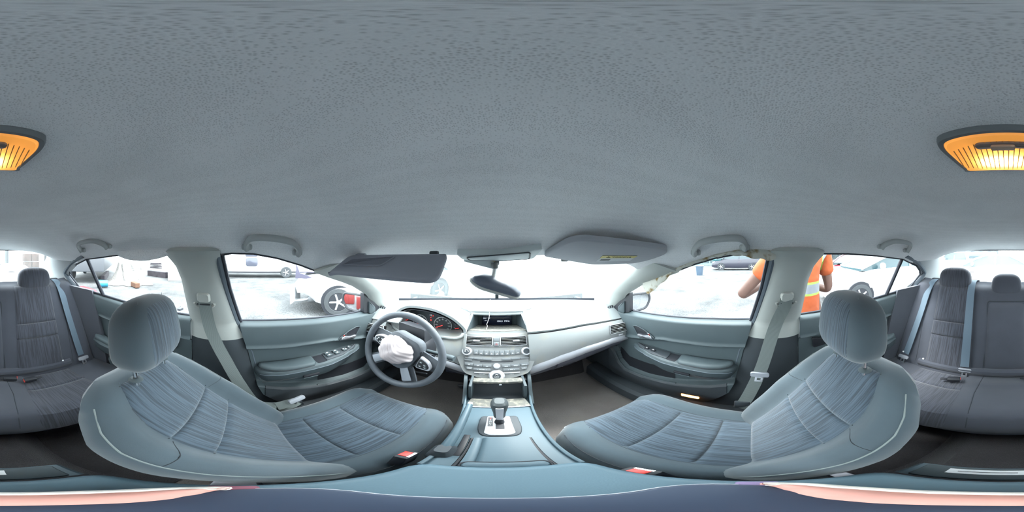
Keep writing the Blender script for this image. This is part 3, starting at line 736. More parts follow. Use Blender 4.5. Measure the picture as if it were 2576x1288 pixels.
def spoke(a, w0, w1, r0=.05, r1=.172, z0=-.012):
    M = WROT @ RZ(a)
    def f(u, v):
        r = lerp(r0, r1, u); w = lerp(w0, w1, u); return M @ V((r, lerp(-w, w, v), z0 - .014 * sin(pi * u) * .5 + .004 * sin(pi * v)))
    return MB().slab(f, 8, 6, -.014)
part('spoke', spoke(2, .050, .028), RIM, whl); part('spoke', spoke(178, .050, .028), RIM, whl)
for a in (232, 308):
    sp = part('spoke', spoke(a, .026, .030, .06), RIM, whl)
    M = WROT @ RZ(a)
    part('spoke_inlay', MB().slab(lambda u, v: M @ V((lerp(.05, .152, u), lerp(-.019, .019, v) * lerp(.8, 1, u), -.001 + .003 * sin(pi * v))), 6, 5, .004), SPK, sp)
hub = part('hub_cover', MB().prism(rpoly([(-.085, .052), (-.06, .085), (.06, .085), (.085, .052), (.075, -.045), (.04, -.085), (-.04, -.085), (-.075, -.045)], .03), .012, WROT, .012, h0=-.045), RIM, whl)
part('hub_seam', MB().tube([WROT @ V((.083, .05, .004)), WROT @ V((.09, .02, .006)), WROT @ V((.08, -.04, .006))], .002, 5), BLK, hub)
for s in (-1, 1):
    pd = part('switch_pod', MB().prism(rpoly([(s * .086, .030), (s * .128, .020), (s * .150, -.004), (s * .146, -.022), (s * .090, -.034)], .012), .006, WROT, .004, h0=-.012), SILV, whl, 'silver edged switch pod on the wheel spoke')
    part('switch_face', MB().prism(rpoly([(s * .092, .022), (s * .124, .014), (s * .142, -.004), (s * .138, -.017), (s * .094, -.027)], .01), .0085, WROT, .002), BLK, pd)
    for k, (bx, by) in enumerate(((.103, .006), (.122, .0), (.106, -.013), (.127, -.010))):
        part('wheel_button', MB().box((s * bx, by, .009), (.014, .009, .004), WROT, b=.0015), TRIMD, pd)
        part('button_print', MB().box((s * bx, by, .0113), (.007, .0025, .0006), WROT), WHT, pd)
# deflated airbag bunched over the hub
random.seed(4)
def bag(u, v):
    a = 2 * pi * u; th = pi * v
    d = V((cos(a) * sin(th), sin(a) * sin(th), cos(th)))
    q = d.y * .75 + .5 * d.x + .22 * sin(3.2 * d.x + 1)
    r = 1 + .07 * sin(3 * a + 1.2) * sin(th) + .05 * sin(13 * q + 2 * d.z) * (.4 + .6 * abs(d.x)) + .022 * sin(29 * q + 5 * d.x) + .03 * sin(7 * d.x - 5 * d.y)
    return WROT @ RZ(8) @ V((.076 * d.x * r - .010, .066 * d.y * r + .008, .030 + .044 * d.z * r))
BAG = mat('airbag_nylon', (.46, .41, .42), .85, bump=('wave', 500, .2, .0003), var=.05)
part('airbag', MB().grid(bag, 110, 70, cu=True), BAG, whl, 'crumpled pale pink airbag cloth hanging from the hub', ang=80)
# zip tie on the key
zt = MB().box((0, 0, 0), (.062, .005, .002), frame((-.242, .638, -.517), (.05, .006, -.042), (0, 1, .2)), b=.0009, seg=1)
zt.box((0, 0, 0), (.010, .009, .006), frame((-.268, .635, -.495), (.05, .006, -.042), (0, 1, .2)), b=.001, seg=1)
zt.tube(spl([(-.268, .635, -.495), (-.29, .632, -.503), (-.302, .638, -.515), (-.298, .65, -.522), (-.285, .66, -.512)], 5), .0016, 6)
solo('cable_tie', zt, mat('white_nylon', (.85, .85, .9), .4), 'white plastic cable tie hanging beside the steering column', 'cable tie')
# pedals
ped = thing('brake_pedal', 'dark brake pedal with chalky marks in the driver footwell', 'pedal', (-.215, .86, -.75))
part('pad', MB().box((0, 0, 0), (.11, .075, .02), frame((-.215, .845, -.712), (1, 0, 0), (0, .5, .86)), b=.008), mat('pedal_rubber', (.03, .035, .06), .8), ped)
part('arm', MB().tube([(-.215, .855, -.715), (-.215, .93, -.72), (-.215, 1.02, -.72)], .011, 8), BLK, ped)
part('chalk_marks', text_mb('189', .048, frame((-.205, .843, -.708), (1, .12, 0), (0, .5, .86)) @ T(0, 0, .0125)), mat('chalk', (.30, .34, .38), .9), ped)
gp = thing('accelerator_pedal', 'long accelerator pedal nearest the console', 'pedal', (-.155, .80, -.93))
part('pad', MB().box((0, 0, 0), (.05, .15, .015), T(-.165, .80, -.85) @ RX(-55), b=.006), BLK, gp)
# ================================================================ seats
def _out(p, n):
    """Turn a normal towards the middle of the cabin."""
    return n if n.dot(V((0, -.1, .15)) - p) > 0 else -n
def patch(S, u0, u1, v0, v1, h, nu=14, nv=14, sink=.0015, edge=16.):
    """Padded panel lying on surface S, its rim sunk into the seams."""
    e = 2e-3
    def raw(U, Vv):
        return (S(U + e, Vv) - S(U - e, Vv)).cross(S(U, Vv + e) - S(U, Vv - e)).normalized()
    um, vm = (u0 + u1) / 2, (v0 + v1) / 2
    n0 = raw(um, vm); sg = 1 if _out(S(um, vm), n0) == n0 else -1
    def f(u, v):
        u, v = .5 - .5 * cos(pi * u), .5 - .5 * cos(pi * v)
        U, Vv = lerp(u0, u1, u), lerp(v0, v1, v)
        k = (1 - abs(2 * u - 1) ** edge) * (1 - abs(2 * v - 1) ** edge)
        return S(U, Vv) + raw(U, Vv) * sg * (h * k - sink)
    return MB().slab(f, nu, nv, -.012 * sg)
def seam(S, pts, r=.0016, lift=.0):
    e = 2e-3; P = []
    for (a, b), (c, d) in zip(pts, pts[1:]):
        for k in range(8):
            P.append((lerp(a, c, k / 8), lerp(b, d, k / 8)))
    P.append(pts[-1]); o = []
    for U, Vv in P:
        n = (S(U + e, Vv) - S(U - e, Vv)).cross(S(U, Vv + e) - S(U, Vv - e)).normalized(); o.append(S(U, Vv) + _out(S(U, Vv), n) * lift)
    return MB().tube(o, r, 6)
def headrest(par, C, w, h, d, tilt, mp, mr, posts=True, postlen=.10, rib=True):
    M = T(C) @ RX(tilt)
    def HS(u, v, dd=d):
        # u across -1..1 on the front face, v up 0..1
        z = (v - .5) * h; ww = w * (1 - .14 * v) * min(1, (1 - abs(2 * v - 1) ** 3.2) ** .38 if abs(2 * v - 1) < 1 else 0)
        t = dd * (1 - abs(2 * v - 1) ** 4) ** .5 if abs(2 * v - 1) < 1 else 0
        return M @ V((u * ww, t * (1 - abs(u) ** 3.4) ** .5 if abs(u) < 1 else 0, z))
    rings = []
    for j in range(17):
        v = .5 - .5 * cos(pi * j / 16); q = 2 * v - 1
        k = max(1e-3, 1 - abs(q) ** 3.2) ** .38; ww = w * (1 - .14 * v) * k; t = d * max(1e-4, 1 - abs(q) ** 4) ** .5
        rings.append([M @ V((ww * (1 if cos(a) > 0 else -1) * abs(cos(a)) ** .6, (t if sin(a) > 0 else t * .75) * (1 if sin(a) > 0 else -1) * abs(sin(a)) ** .6, q * h / 2)) for a in (2 * pi * i / 36 for i in range(36))])
    hr = part('headrest', MB().loft(rings), mp, par)
    if rib:
        part('headrest_front', patch(lambda u, v: HS(u, v), -.80, .80, .06, .94, .004, 20, 20, .002, 8), mr, hr)
    if posts:
        for s in (-1, 1):
            part('headrest_post', MB().tube([M @ V((s * w * .5, -.01, -h * .42)), M @ V((s * w * .5, -.012, -h * .5 - postlen))], .0055, 10), CHR, hr)
            part('post_collar', MB().lathe([(.016, 0), (.016, .004), (.010, .010), (.0058, .010)], M @ T(s * w * .5, -.012, -h * .5 - postlen * .52)), TRIMD, hr)
    return hr

def front_seat(s, nm, label, dy, b0, b1, hrC, hrT):
    cx = s * .338
    seat = thing('front_seat', label, 'car seat', (cx, .2 + dy, -1.0), 'front seats')
    # cushion
    def cz(y): return pl(y, [(0, -.785), (.10, -.768), (.20, -.752), (.32, -.732), (.42, -.708), (.5, -.705)])
    def cw(v): return pl(v, [(0, .20), (.3, .215), (.8, .215), (.93, .205), (1, .18)])
    def CS(u, v):
        y = lerp(.02, .495, v)
        g = .036 * sst(.52, .80, abs(u)) * (1 - .55 * sst(.6, 1, v)) - .004
        k = (max(0., 1 - abs(u) ** 5)) ** .4
        front = 1 - .55 * sst(.86, 1.02, v) ** 1.5
        return V((cx + u * cw(v), y + dy, cz(y) + g * k - .07 * (1 - k) - .05 * (1 - front)))
    rings = []
    for j in range(30):
        v = j / 29; y = lerp(.02, .495, v)
        top = [CS(u, v) for u in [-1 + 2 * k / 30 for k in range(31)]]
        zb = -.90 + .02 * v
        sh = 1 - .02 * sst(.9, 1, v)
        bot = [V((cx + u * cw(v) * .97, y + dy - .035 * sst(.85, 1, v), zb)) for u in [1 - 2 * k / 12 for k in range(13)]]
        mid = lambda sg: [V((cx + sg * cw(v) * 1.01, y + dy, lerp(CS(sg, v).z, zb, q))) for q in ((.33, .66) if sg > 0 else (.66, .33))]
        rings.append(top + mid(1) + bot + mid(-1))
    cu = part('cushion', MB().loft(rings), FABP, seat, ang=60)
    vv = lambda y: (y - .02) / .475
    for a, b in ((vv(.055), vv(.182)), (vv(.182), vv(.315)), (vv(.315), 1.0)):
        part('cushion_panel', patch(CS, -.60, .60, a, b, .010, 16, 14), FABR, cu, 'ribbed blue grey cloth panel')
    part('seam', seam(CS, [(-.60, vv(.06)), (-.60, 1)], lift=-.001), SEAM, cu); part('seam', seam(CS, [(.60, vv(.06)), (.60, 1)], lift=-.001), SEAM, cu)
    part('seam', seam(CS, [(.93, .1), (.93, .98)], .0014, .0005), SEAM, cu); part('seam', seam(CS, [(-.93, .1), (-.93, .98)], .0014, .0005), SEAM, cu)
    # side skirt, slide rails
    for q in (-1, 1):
        part('side_skirt', MB().box((cx + q * .213, .22 + dy, -.885), (.022, .44, .07), b=.012), TRIMD2, seat)
        part('slide_rail', MB().box((cx + q * .17, .22 + dy, -.965), (.045, .50, .05), b=.004).box((cx + q * .17, .22 + dy, -.925), (.03, .4, .06)), mat('rail_steel', (.2, .2, .22), .4, metal=.8), seat)
    # backrest
    p0, p1 = V(b0), V(b1); up = (p1 - p0); L_ = up.length; up.normalize(); nf = up.cross(V((1, 0, 0))) * -1
    if nf.y < 0: nf = -nf
    def bw(v): return pl(v, [(0, .195), (.15, .208), (.5, .222), (.72, .215), (.86, .190), (.95, .155), (1, .11)])
    def bt(v): return .052 * (max(0., 1 - max(0., (v - .88) / .13) ** 2)) ** .5 * (1 if v > .05 else .9)
    def bol(u, v): return .055 * sst(.50, .82, abs(u)) * pl(v, [(0, .8), (.2, 1), (.45, 1), (.75, .45), (.92, .12), (1, 0)])
    def BS(u, v):
        k = (max(0., 1 - abs(u) ** 4.5)) ** .35
        return V((cx, p0.y, p0.z)) + V((u * bw(v), 0, 0)) + up * (L_ * 1.02 * v) + nf * (bt(v) * k + bol(u, v) * (1 if abs(u) < .97 else .9) - .052 + .012 * sin(pi * v) * (1 - u * u))
    rings = []
    for j in range(34):
        v = j / 33
        fr = [BS(u, v) for u in [-1 + 2 * k / 34 for k in range(35)]]
        bk = [V((cx, p0.y, p0.z)) + V((u * bw(v) * (1 - .06), 0, 0)) + up * (L_ * 1.02 * v) + nf * (-.052 - (bt(v) + .012) * (max(0, 1 - abs(u) ** 3)) ** .4) for u in [1 - 2 * k / 20 for k in range(21)]]
        rings.append(fr + bk)
    bkr = part('backrest', MB().loft(rings), FABP, seat, ang=60)
    zs = lambda z: clamp((z - p0.z) / ((p1.z - p0.z) * 1.02))
    v1, v2 = (.445, .625)
    for a, b in ((.03, v1), (v1, v2), (v2, .955)):
        part('backrest_panel', patch(BS, -.56, .56, a, b, .009, 16, 16), FABR, bkr, 'ribbed blue grey cloth panel')
    for q in (-1, 1):
        part('seam', seam(BS, [(q * .56, .03), (q * .56, .95)], lift=-.001), SEAM, bkr)
        part('seam', seam(BS, [(q * .57, v2 - .01), (q * .75, v2 - .03), (q * .93, v2 - .05)], .0008, .0), SEAM, bkr)
        part('seam', seam(BS, [(q * .94, .05), (q * .94, .9)], .0018, .001), mat('piping', (.18, .21, .21), .9), bkr)
    headrest(seat, hrC, .122, .19, .058, hrT, FABP, FABR, True, .07)
    part('recline_pivot', MB().cyl((cx - .21, p0.y - .07, p0.z - .05), (cx + .21, p0.y - .07, p0.z - .05), .03, None, 16), BLK, seat)
    return seat
ds = front_seat(-1, 'driver', 'dark cloth front seat behind the steering wheel', 0., (0, .115, -.775), (0, -.225, -.318), (-.345, -.215, -.195), 10)
ps = front_seat(1, 'passenger', 'dark cloth front seat facing the glovebox', -.10, (0, .012, -.775), (0, -.265, -.308), (.345, -.245, -.19), 6)

# ---------------------------------------------------------------- rear bench
rear = thing('rear_bench', 'dark cloth rear bench with three headrests and a folding armrest', 'car seat', (0, -.8, -1.0))
RB0 = V((0, -.83, -.75)); RB1 = V((0, -1.10, -.195))
rup = (RB1 - RB0); RL = rup.length; rup.normalize(); rnf = V((0, rup.z, -rup.y))
def RS(x, k):
    top = sst(.90, 1.06, k)
    d = .045 * sst(.50, .66, abs(x)) - .03 * sst(.62, .70, abs(x)) * 2 - .06 * top ** 1.6 + .012 * sin(pi * clamp(k)) - .008 * (1 - sst(.115, .16, abs(x)))
    return V((x, RB0.y, RB0.z)) + rup * (RL * k) + rnf * d
XR = .66
part('backrest', MB().slab(lambda u, v: RS(lerp(-XR, XR, u), lerp(-.06, 1.06, v)), 90, 40, .09), FABK, rear, ang=60)
for s in (-1, 1):
    P = lambda x, k: RS(s * x, k)
    for a, b in ((.035, .385), (.385, .545), (.545, .985)):
        part('backrest_panel', patch(lambda u, v: RS(s * lerp(.215 - .03 * (1 - v), .475 - .02 * (1 - v), u), v), 0, 1, a, b, .014, 16, 14), FABKR, rear, 'ribbed dark cloth panel')
    part('seam', seam(lambda u, v: RS(s * u, v), [(.52, .03), (.535, .5), (.52, 1.0)], .0013, .0004), SEAM, rear)
ar = part('folding_armrest', patch(lambda u, v: RS(lerp(-.118, .118, u), v), 0, 1, .055, .80, .022, 16, 20, .004, 9), FABK, rear, 'folded plain cloth armrest in the centre of the rear seat')
part('armrest_gap', MB().tube([RS(lerp(-.121, .121, p[0]), lerp(.045, .81, p[1])) + rnf * .001 for p in [(a + .5, b + .5) for a, b in rrect(1, 1, .05, 4)]], .0035, 6, closed=True), SEAM, ar)
for s in (-1, 0, 1):
    c = V((s * .365, -1.13, -.165 if s else -.20))
    headrest(rear, c, .128 if s else .112, .165 if s else .155, .055, 8, FABKR if s else FABK, FABKR, bool(s), .03, False)
# bench cushion
def RC(x, v):
    y = lerp(-.86, -.415, v)
    z = pl(y, [(-.86, -.765), (-.7, -.755), (-.5, -.722), (-.415, -.735)]) - .075 * sst(.86, 1.02, v) ** 1.4
    z += .018 * (1 - sst(.10, .2, abs(x))) * sst(.05, .3, v) - .012 * sst(.17, .24, abs(x)) * (1 - sst(.44, .54, abs(x))) + .02 * sst(.52, .64, abs(x))
    return V((x, y - .03 * sst(.5, .66, abs(x)) * v, z))
rings = []
for j in range(26):
    v = j / 25
    rings.append([RC(lerp(-.66, .66, k / 60), v) for k in range(61)] + [V((lerp(.66, -.66, k / 10), RC(0, v).y - .05 * sst(.9, 1, v), -.90)) for k in range(11)])
cu = part('cushion', MB().loft(rings), FABK, rear, ang=60)
for s in (-1, 1):
    for a, b in ((.10, .42), (.42, 1.0)):
        part('cushion_panel', patch(lambda u, v: RC(s * lerp(lerp(.205, .165, v), lerp(.47, .50, v), u), v), 0, 1, a, b, .009, 16, 14), FABKR, cu, 'ribbed dark cloth panel')
    part('seam', seam(lambda u, v: RC(s * u, v), [(.115, .05), (.125, .5), (.105, .98)], .0013, .0004), SEAM, cu)
part('rear_roll', MB().tube([(x, -.845, -.735) for x in [lerp(-.5, .5, k / 10) for k in range(11)]], .028, 10), FABK, rear)
for x, k in ((-.45, .07), (-.205, .03), (.47, .075), (.6, .1)):
    p = RS(x, k) + rnf * .012
    part('fastener', MB().lathe([(.006, 0), (.005, .003), (0, .004)], frame(p, (1, 0, 0), rup)), WHT, rear, 'small pale plastic fastener')
# rear side wraps between the bench and the wheel arch
for s in (-1, 1):
    part('side_bolster', MB().slab(lambda u, v: V((s * (lerp(.62, .70, u)), lerp(-1.13, -.80, u) + .02 * sin(pi * v) + lerp(.10, -.06, v) * u, lerp(-.80, -.235, v) + .02 * (1 - u))), 8, 16, -.03 * s), FABK, rear)
# ================================================================ doors
AMB = mat('courtesy_lamp_amber', (.9, .35, .08), .4, emit=(1., .33, .06), estr=2.2)
HAND = mat('door_handle_chrome', (.72, .74, .80), .25, metal=.8)
def door_front(s, n):
    sd = 'left' if s < 0 else 'right'
    RIDGE = [(0, -.432), (.28, -.446), (.42, -.456), (.61, -.508), (.80, -.55)]
    BULG = [(0, -.645), (.09, -.671), (.17, -.702), (.34, -.744), (.52, -.772), (.66, -.775), (.72, -.73), (.755, -.66), (.80, -.62)]
    REAR = [(-.90, .21), (-.83, .155), (-.75, .095), (-.67, .072), (-.47, .038), (-.335, .006), (-.28, -.005)]
    def D(y, z):
        top = zbelt(y)
        d = .024 * sst(0, .022, top - z) + .008 * sin(pi * clamp((top - z) / .15))
        zr = pl(y, RIDGE); t = sst(zr + .004, zr - .014, z)
        d = d * (1 - t) + .012 * t + .012 * math.exp(-((z - zr) / .010) ** 2)
        zb = pl(y, BULG); d += .044 * sst(zb + .005, zb - .012, z) - .03 * sst(-.80, -.92, z)
        return d
    def P(y, z): return V((s * (.716 - D(y, z)), y, z))
    def f(u, v):
        yy = lerp(0, .80, u); zt = zbelt(yy) - .001; z = lerp(zt, -.905, v)
        y = lerp(pl(z, REAR), .80, u); return P(y, z)
    dr = struct('door_%d' % n, MB().slab(f, 80, 150, -.006 * s), PADD, 'dark teal front %s door card with armrest and map pocket' % sd, 50)
    # armrest
    rings = []
    for y in [.062 + .0155 * k for k in range(37)]:
        xi = pl(y, [(.062, .690), (.075, .655), (.10, .628), (.17, .610), (.38, .606), (.48, .622), (.55, .648), (.60, .676), (.62, .694)])
        zt = pl(y, [(.06, -.565), (.10, -.548), (.2, -.54), (.38, -.536), (.5, -.532), (.62, -.552)]); zb = pl(y, [(.06, -.60), (.1, -.628), (.35, -.628), (.5, -.605), (.62, -.575)])
        q = [(.708, zt), (xi + .02, zt), (xi + .006, zt - .005), (xi, zt - .016), (xi + .006, lerp(zt, zb, .6)), (xi + .022, zb), (.708, zb)]
        rings.append([(s * a, y, b) for a, b in q])
    arm = part('armrest', MB().loft(rings), TRIMD, dr)
    def XM(z): return Matrix(((0, -s, 0, s * .0), (1, 0, 0, 0), (0, 0, 1, z), (0, 0, 0, 1)))     # local x = forward, local y = towards the cabin
    pad = rpoly([(.078, -.700), (.078, -.668), (.115, -.636), (.18, -.619), (.315, -.617), (.325, -.70)], .025)
    part('armrest_pad', MB().prism(pad, .022, XM(-.548), .014, 4), PADD, arm, 'soft padded elbow rest')
    part('pad_seam', MB().tube([XM(-.548) @ V((p[0], p[1], .006)) for p in pad], .0022, 6, closed=True), BLK, arm)
    part('pull_cup', MB().prism(rpoly([(.322, -.690), (.322, -.624), (.372, -.624), (.385, -.690)], .008), .004, XM(-.540)), BLK, arm, 'dark recessed pull cup')
    sw = part('switch_panel', MB().prism(rpoly([(.375, -.696), (.365, -.626), (.46, -.630), (.55, -.660), (.59, -.692)], .012), .014, XM(-.545), .005), TRIMD2, arm)
    if s < 0:
        for i in range(2):
            for j in range(2):
                part('window_switch', MB().box((.395 + .045 * i, -.652 - .022 * j, .018), (.028, .016, .010), XM(-.545), b=.003), TRIMD, sw)
                part('switch_icon', MB().box((.395 + .045 * i, -.652 - .022 * j, .0235), (.008, .006, .0006), XM(-.545)), WHT, sw)
        part('lock_switch', MB().box((.49, -.664, .017), (.024, .026, .008), XM(-.545), b=.003), TRIMD, sw)
        part('switch_icon', MB().box((.487, -.668, .0215), (.006, .006, .0006), XM(-.545)), WHT, sw); part('switch_icon', MB().box((.497, -.66, .0215), (.005, .006, .0006), XM(-.545)), WHT, sw)
        part('mirror_dial', MB().lathe([(.011, .013), (.011, .018), (.008, .021), (0, .021)], XM(-.545) @ T(.525, -.672, 0)), TRIMD, sw)
        part('dial_mark', MB().box((.525, -.672, .0215), (.004, .004, .0006), XM(-.545)), WHT, sw)
    else:
        for y_ in (.50, .46):
            b = part('window_switch', MB().box((y_, -.658, .017), (.024, .016, .009), XM(-.545), b=.003), BLK, sw)
            part('switch_icon', MB().box((y_, -.658, .022), (.008, .005, .0006), XM(-.545)), WHT, sw)
    part('arm_edge_line', MB().tube([(s * (pl(y, [(.075, .655), (.10, .628), (.17, .610), (.38, .606), (.48, .622), (.55, .648), (.60, .676)]) - .0005), y, pl(y, [(.06, -.565), (.10, -.548), (.2, -.54), (.38, -.536), (.5, -.532), (.62, -.552)]) - .018) for y in [.08 + .02 * k for k in range(27)]], .0022, 6), RUBG, arm)
    part('pull_slot', MB().box((s * .612, .285, -.598), (.012, .075, .018), b=.006), BLK, arm); part('pull_slot_lip', MB().box((s * .609, .28, -.606), (.010, .066, .006), b=.002), TRIMD, arm)
    part('arm_groove', MB().tube([(s * .617, y, -.602 + .02 * (y - .08)) for y in [.085 + .02 * k for k in range(8)]], .0016, 5), BLK, arm)
    # inside handle
    HM = Matrix(((0, 0, -s, s * .686), (1, 0, 0, 0), (0, 1, 0, 0), (0, 0, 0, 1)))
    bz = [(.612, -.418), (.582, -.412), (.53, -.424), (.468, -.458), (.478, -.470), (.572, -.482)]
    hb = part('handle_recess', MB().prism(rpoly(bz, .008), .006, HM, .002), BLK, dr)
    part('handle_rim', MB().tube([HM @ V((p[0], p[1], .007)) for p in rpoly(bz, .008)], .0032, 6, closed=True), TRIMD, hb)
    part('handle_lever', MB().prism(rpoly([(.572, -.478), (.578, -.462), (.54, -.462), (.50, -.447), (.484, -.452), (.478, -.466)], .006), .016, HM, .004), HAND, hb, 'bright metal door lever')
    part('lock_tab', MB().box((.505, -.440, .008), (.016, .010, .008), HM, b=.002), CHR, hb); part('lock_red', MB().box((.497, -.443, .009), (.004, .006, .008), HM), REDB, hb)
    # map pocket opening lip
    zb = lambda y: pl(y, BULG)
    def low(u, v):
        yy = lerp(.10, .80, u); z = lerp(zb(yy) - .008, -.904, v); y = lerp(max(pl(z, REAR), .10 if v < .5 else 0) + .004, .798, u); p = P(y, z); return V((p.x - s * .0025, p.y, p.z))
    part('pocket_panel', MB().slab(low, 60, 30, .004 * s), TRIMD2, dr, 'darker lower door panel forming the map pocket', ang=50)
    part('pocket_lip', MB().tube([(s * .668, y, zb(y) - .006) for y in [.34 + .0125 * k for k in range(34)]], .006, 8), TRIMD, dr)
    part('pocket_shadow', MB().slab(lambda u, v: V((s * .7030, lerp(.36, .735, u), lerp(zb(lerp(.36, .735, u)) + .0, min(-.635, zb(lerp(.36, .735, u)) + .09), v))), 20, 4, -.001 * s), BLK, dr, 'black sheet painting the shade inside the map pocket')  # flat black sheet on the panel, painted shade for a pocket recess
    if s > 0: part('courtesy_lamp', MB().prism(rrect(.084, .024, .006), .010, Matrix(((0, 0, -s, s * .665), (1, 0, 0, .265 if s > 0 else .16), (0, 1, 0, -.832 if s > 0 else -.86), (0, 0, 0, 1))), .003), AMB, dr, 'glowing amber courtesy lamp low on the door')
    return dr
door_front(-1, 1); door_front(1, 2)

def door_rear(s, n):
    sd = 'left' if s < 0 else 'right'
    REAR = [(-.90, -.60), (-.69, -.69), (-.45, -.85), (-.25, -.975), (-.2, -.99)]
    def D(y, z):
        top = zbelt(y)
        d = .026 * sst(0, .02, top - z) + .008 * sin(pi * clamp((top - z) / .14))
        zr = -.400; t = sst(zr + .004, zr - .012, z)
        d = d * (1 - t) + .008 * t + .012 * math.exp(-((z - zr) / .007) ** 2)
        return d + .04 * sst(-.66, -.70, z)
    def f(u, v):
        yy = lerp(-.21, -.97, u); z = lerp(zbelt(yy) - .001, -.90, v); y = lerp(-.212, pl(z, REAR), u)
        return V((s * (XS(-.4, y) - .008 - D(y, z)), y, z))
    dr = struct('door_%d' % n, MB().slab(f, 60, 70, .006 * s), PADD, 'dark rear %s door card beside the bench' % sd, 50)
    rings = []
    for y in [-.33 - .015 * k for k in range(33)]:
        xi = pl(-y, [(.33, .68), (.38, .63), (.5, .62), (.7, .615), (.78, .63), (.81, .66)])
        q = [(.70, -.545), (xi + .015, -.545), (xi, -.56), (xi + .008, -.60), (xi + .03, -.635), (.70, -.635)]
        rings.append([(s * a, y, b) for a, b in q])
    arm = part('armrest', MB().loft(rings), TRIMD, dr)
    pad = rpoly([(-.80, -.69), (-.80, -.655), (-.77, -.632), (-.6, -.622), (-.5, -.622), (-.5, -.69)], .02)
    part('armrest_pad', MB().prism(pad, .02, Matrix(((0, -s, 0, 0), (1, 0, 0, 0), (0, 0, 1, -.548), (0, 0, 0, 1))), .012, 3), PADD, arm)
    hb = part('handle_recess', MB().prism(rpoly([(-.27, -.41), (-.40, -.44), (-.40, -.46), (-.28, -.475)], .008), .006, Matrix(((0, 0, -s, s * .697), (1, 0, 0, 0), (0, 1, 0, 0), (0, 0, 0, 1))), .002), BLK, dr)
    return dr
door_rear(-1, 3); door_rear(1, 4)

# ---------------------------------------------------------------- outside mirrors
def door_mirror(s):
    sd = 'left' if s < 0 else 'right'
    c = V((s * .935, .80, -.355))
    o = thing('door_mirror', 'dark framed %s door mirror seen through the front %s' % (('driver side', 'left window') if s < 0 else ('passenger side', 'right window')), 'mirror', c + V((0, 0, -.1)), 'door mirrors')
    M = T(c) @ RZ(s * 22) @ Matrix(((1, 0, 0, 0), (0, 0, 1, 0), (0, 1, 0, 0), (0, 0, 0, 1)))   # local z = forward
    M2 = T(c) @ RZ(-s * 12) @ RX(90) @ Matrix.Scale(1.12, 4)       # local z = rearwards, x right, y up
    outl = rpoly([(-.105, .062), (.105, .055), (.118, .0), (.08, -.062), (-.075, -.074), (-.112, -.03)], .03, 5)
    if s < 0: outl = [(-a, b) for a, b in outl][::-1]
    part('housing', MB().loft([[M2 @ V((p[0] * k, p[1] * k, z)) for p in outl] for z, k in ((0, 1.0), (-.02, 1.03), (-.05, .97), (-.075, .8), (-.088, .5))]), BLKG, o)
    part('mirror_glass', MB().prism([(p[0] * .90, p[1] * .87) for p in outl], .003, M2), mat('mirror_silver', (.85, .88, .92), .03, metal=1.), o)
    part('bezel', MB().tube([M2 @ V((p[0] * .98, p[1] * .97, .002)) for p in outl], .010, 6, closed=True), BLK, o)
    part('arm', MB().box((0, 0, 0), (.16, .06, .03), T(s * .80, .79, -.405) @ RZ(s * 10), b=.012), BLK, o)
door_mirror(-1); door_mirror(1)
# ================================================================ centre console
CONS = mat('console_plastic', (.066, .108, .135), .5, bump=('noise', 700, .15, .0004), var=.05, vscale=5)
con = thing('centre_console', 'blue grey centre console between the front seats', 'console', (0, .25, -1.0))
def ctop(y): return pl(y, [(-.18, -.66), (-.12, -.652), (.15, -.655), (.175, -.70), (.33, -.705), (.50, -.722), (.56, -.735), (.62, -.75), (.80, -.76)])
def chw(y): return pl(y, [(-.18, .10), (.1, .107), (.40, .108), (.52, .115), (.60, .128), (.70, .14), (.80, .142)])
rings = []
for y in [-.18, -.17, -.12, .0, .10, .15, .175, .20, .33, .40, .50, .56, .60, .65, .72, .80]:
    w = chw(y); z = ctop(y)
    rings.append([V((x, y, zz)) for x, zz in ((-w, -1.0), (-w, z - .02), (-w + .006, z - .006), (-w + .018, z), (w - .018, z), (w - .006, z - .006), (w, z - .02), (w, -1.0))])
body = part('body', MB().loft(rings), CONS, con)
for s in (-1, 1):
    part('side_cheek', MB().slab(lambda u, v: V((s * (lerp(.112, .140, u) + .002 * sin(pi * v)), lerp(.56, .78, u), lerp(lerp(-.745, -.78, u), lerp(-.738, -.635, sst(0, .6, u)), v))), 12, 6, .014 * s), TRIMD, con)
    part('edge_rail', MB().tube(spl([(s * .132, .72, -.645), (s * .127, .65, -.68), (s * .118, .58, -.725), (s * .109, .48, -.718), (s * .104, .33, -.704), (s * .104, .19, -.70)], 6), .005, 8), CONS, con)
# open pocket below the stack
pk = part('open_pocket', MB().slab(lambda u, v: V((lerp(-.112, .112, u), lerp(.60, .72, v ** .5), lerp(-.752, -.64, v * v))), 6, 8, .004), TRIMD2, con, 'dusty open pocket under the stack')
part('pocket_ceiling', MB().box((0, .70, -.66), (.24, .06, .02)), BLK, pk); part('power_socket', MB().lathe([(.007, 0), (.007, .003), (.004, .004), (0, .004)], frame((.012, .693, -.70), (1, 0, 0), (0, .4, 1))), CHR, pk)
part('pocket_shelf', MB().box((0, .655, -.632), (.20, .035, .016), b=.005), DUST, con, 'dusty shelf edge under the stack')
for s in (-1, 1):
    part('pocket_wall', MB().box((s * .105, .65, -.69), (.012, .09, .12), b=.003), TRIMD, con)
part('ash_cover', MB().prism(rpoly([(-.112, .545), (.112, .545), (.100, .602), (-.100, .602)], .01), .012, T(0, 0, -.735), .005), DUST, con, 'dusty hinged cover at the front of the console')
part('cover_edge', MB().box((0, .543, -.727), (.222, .005, .006), b=.001), SILV, con)
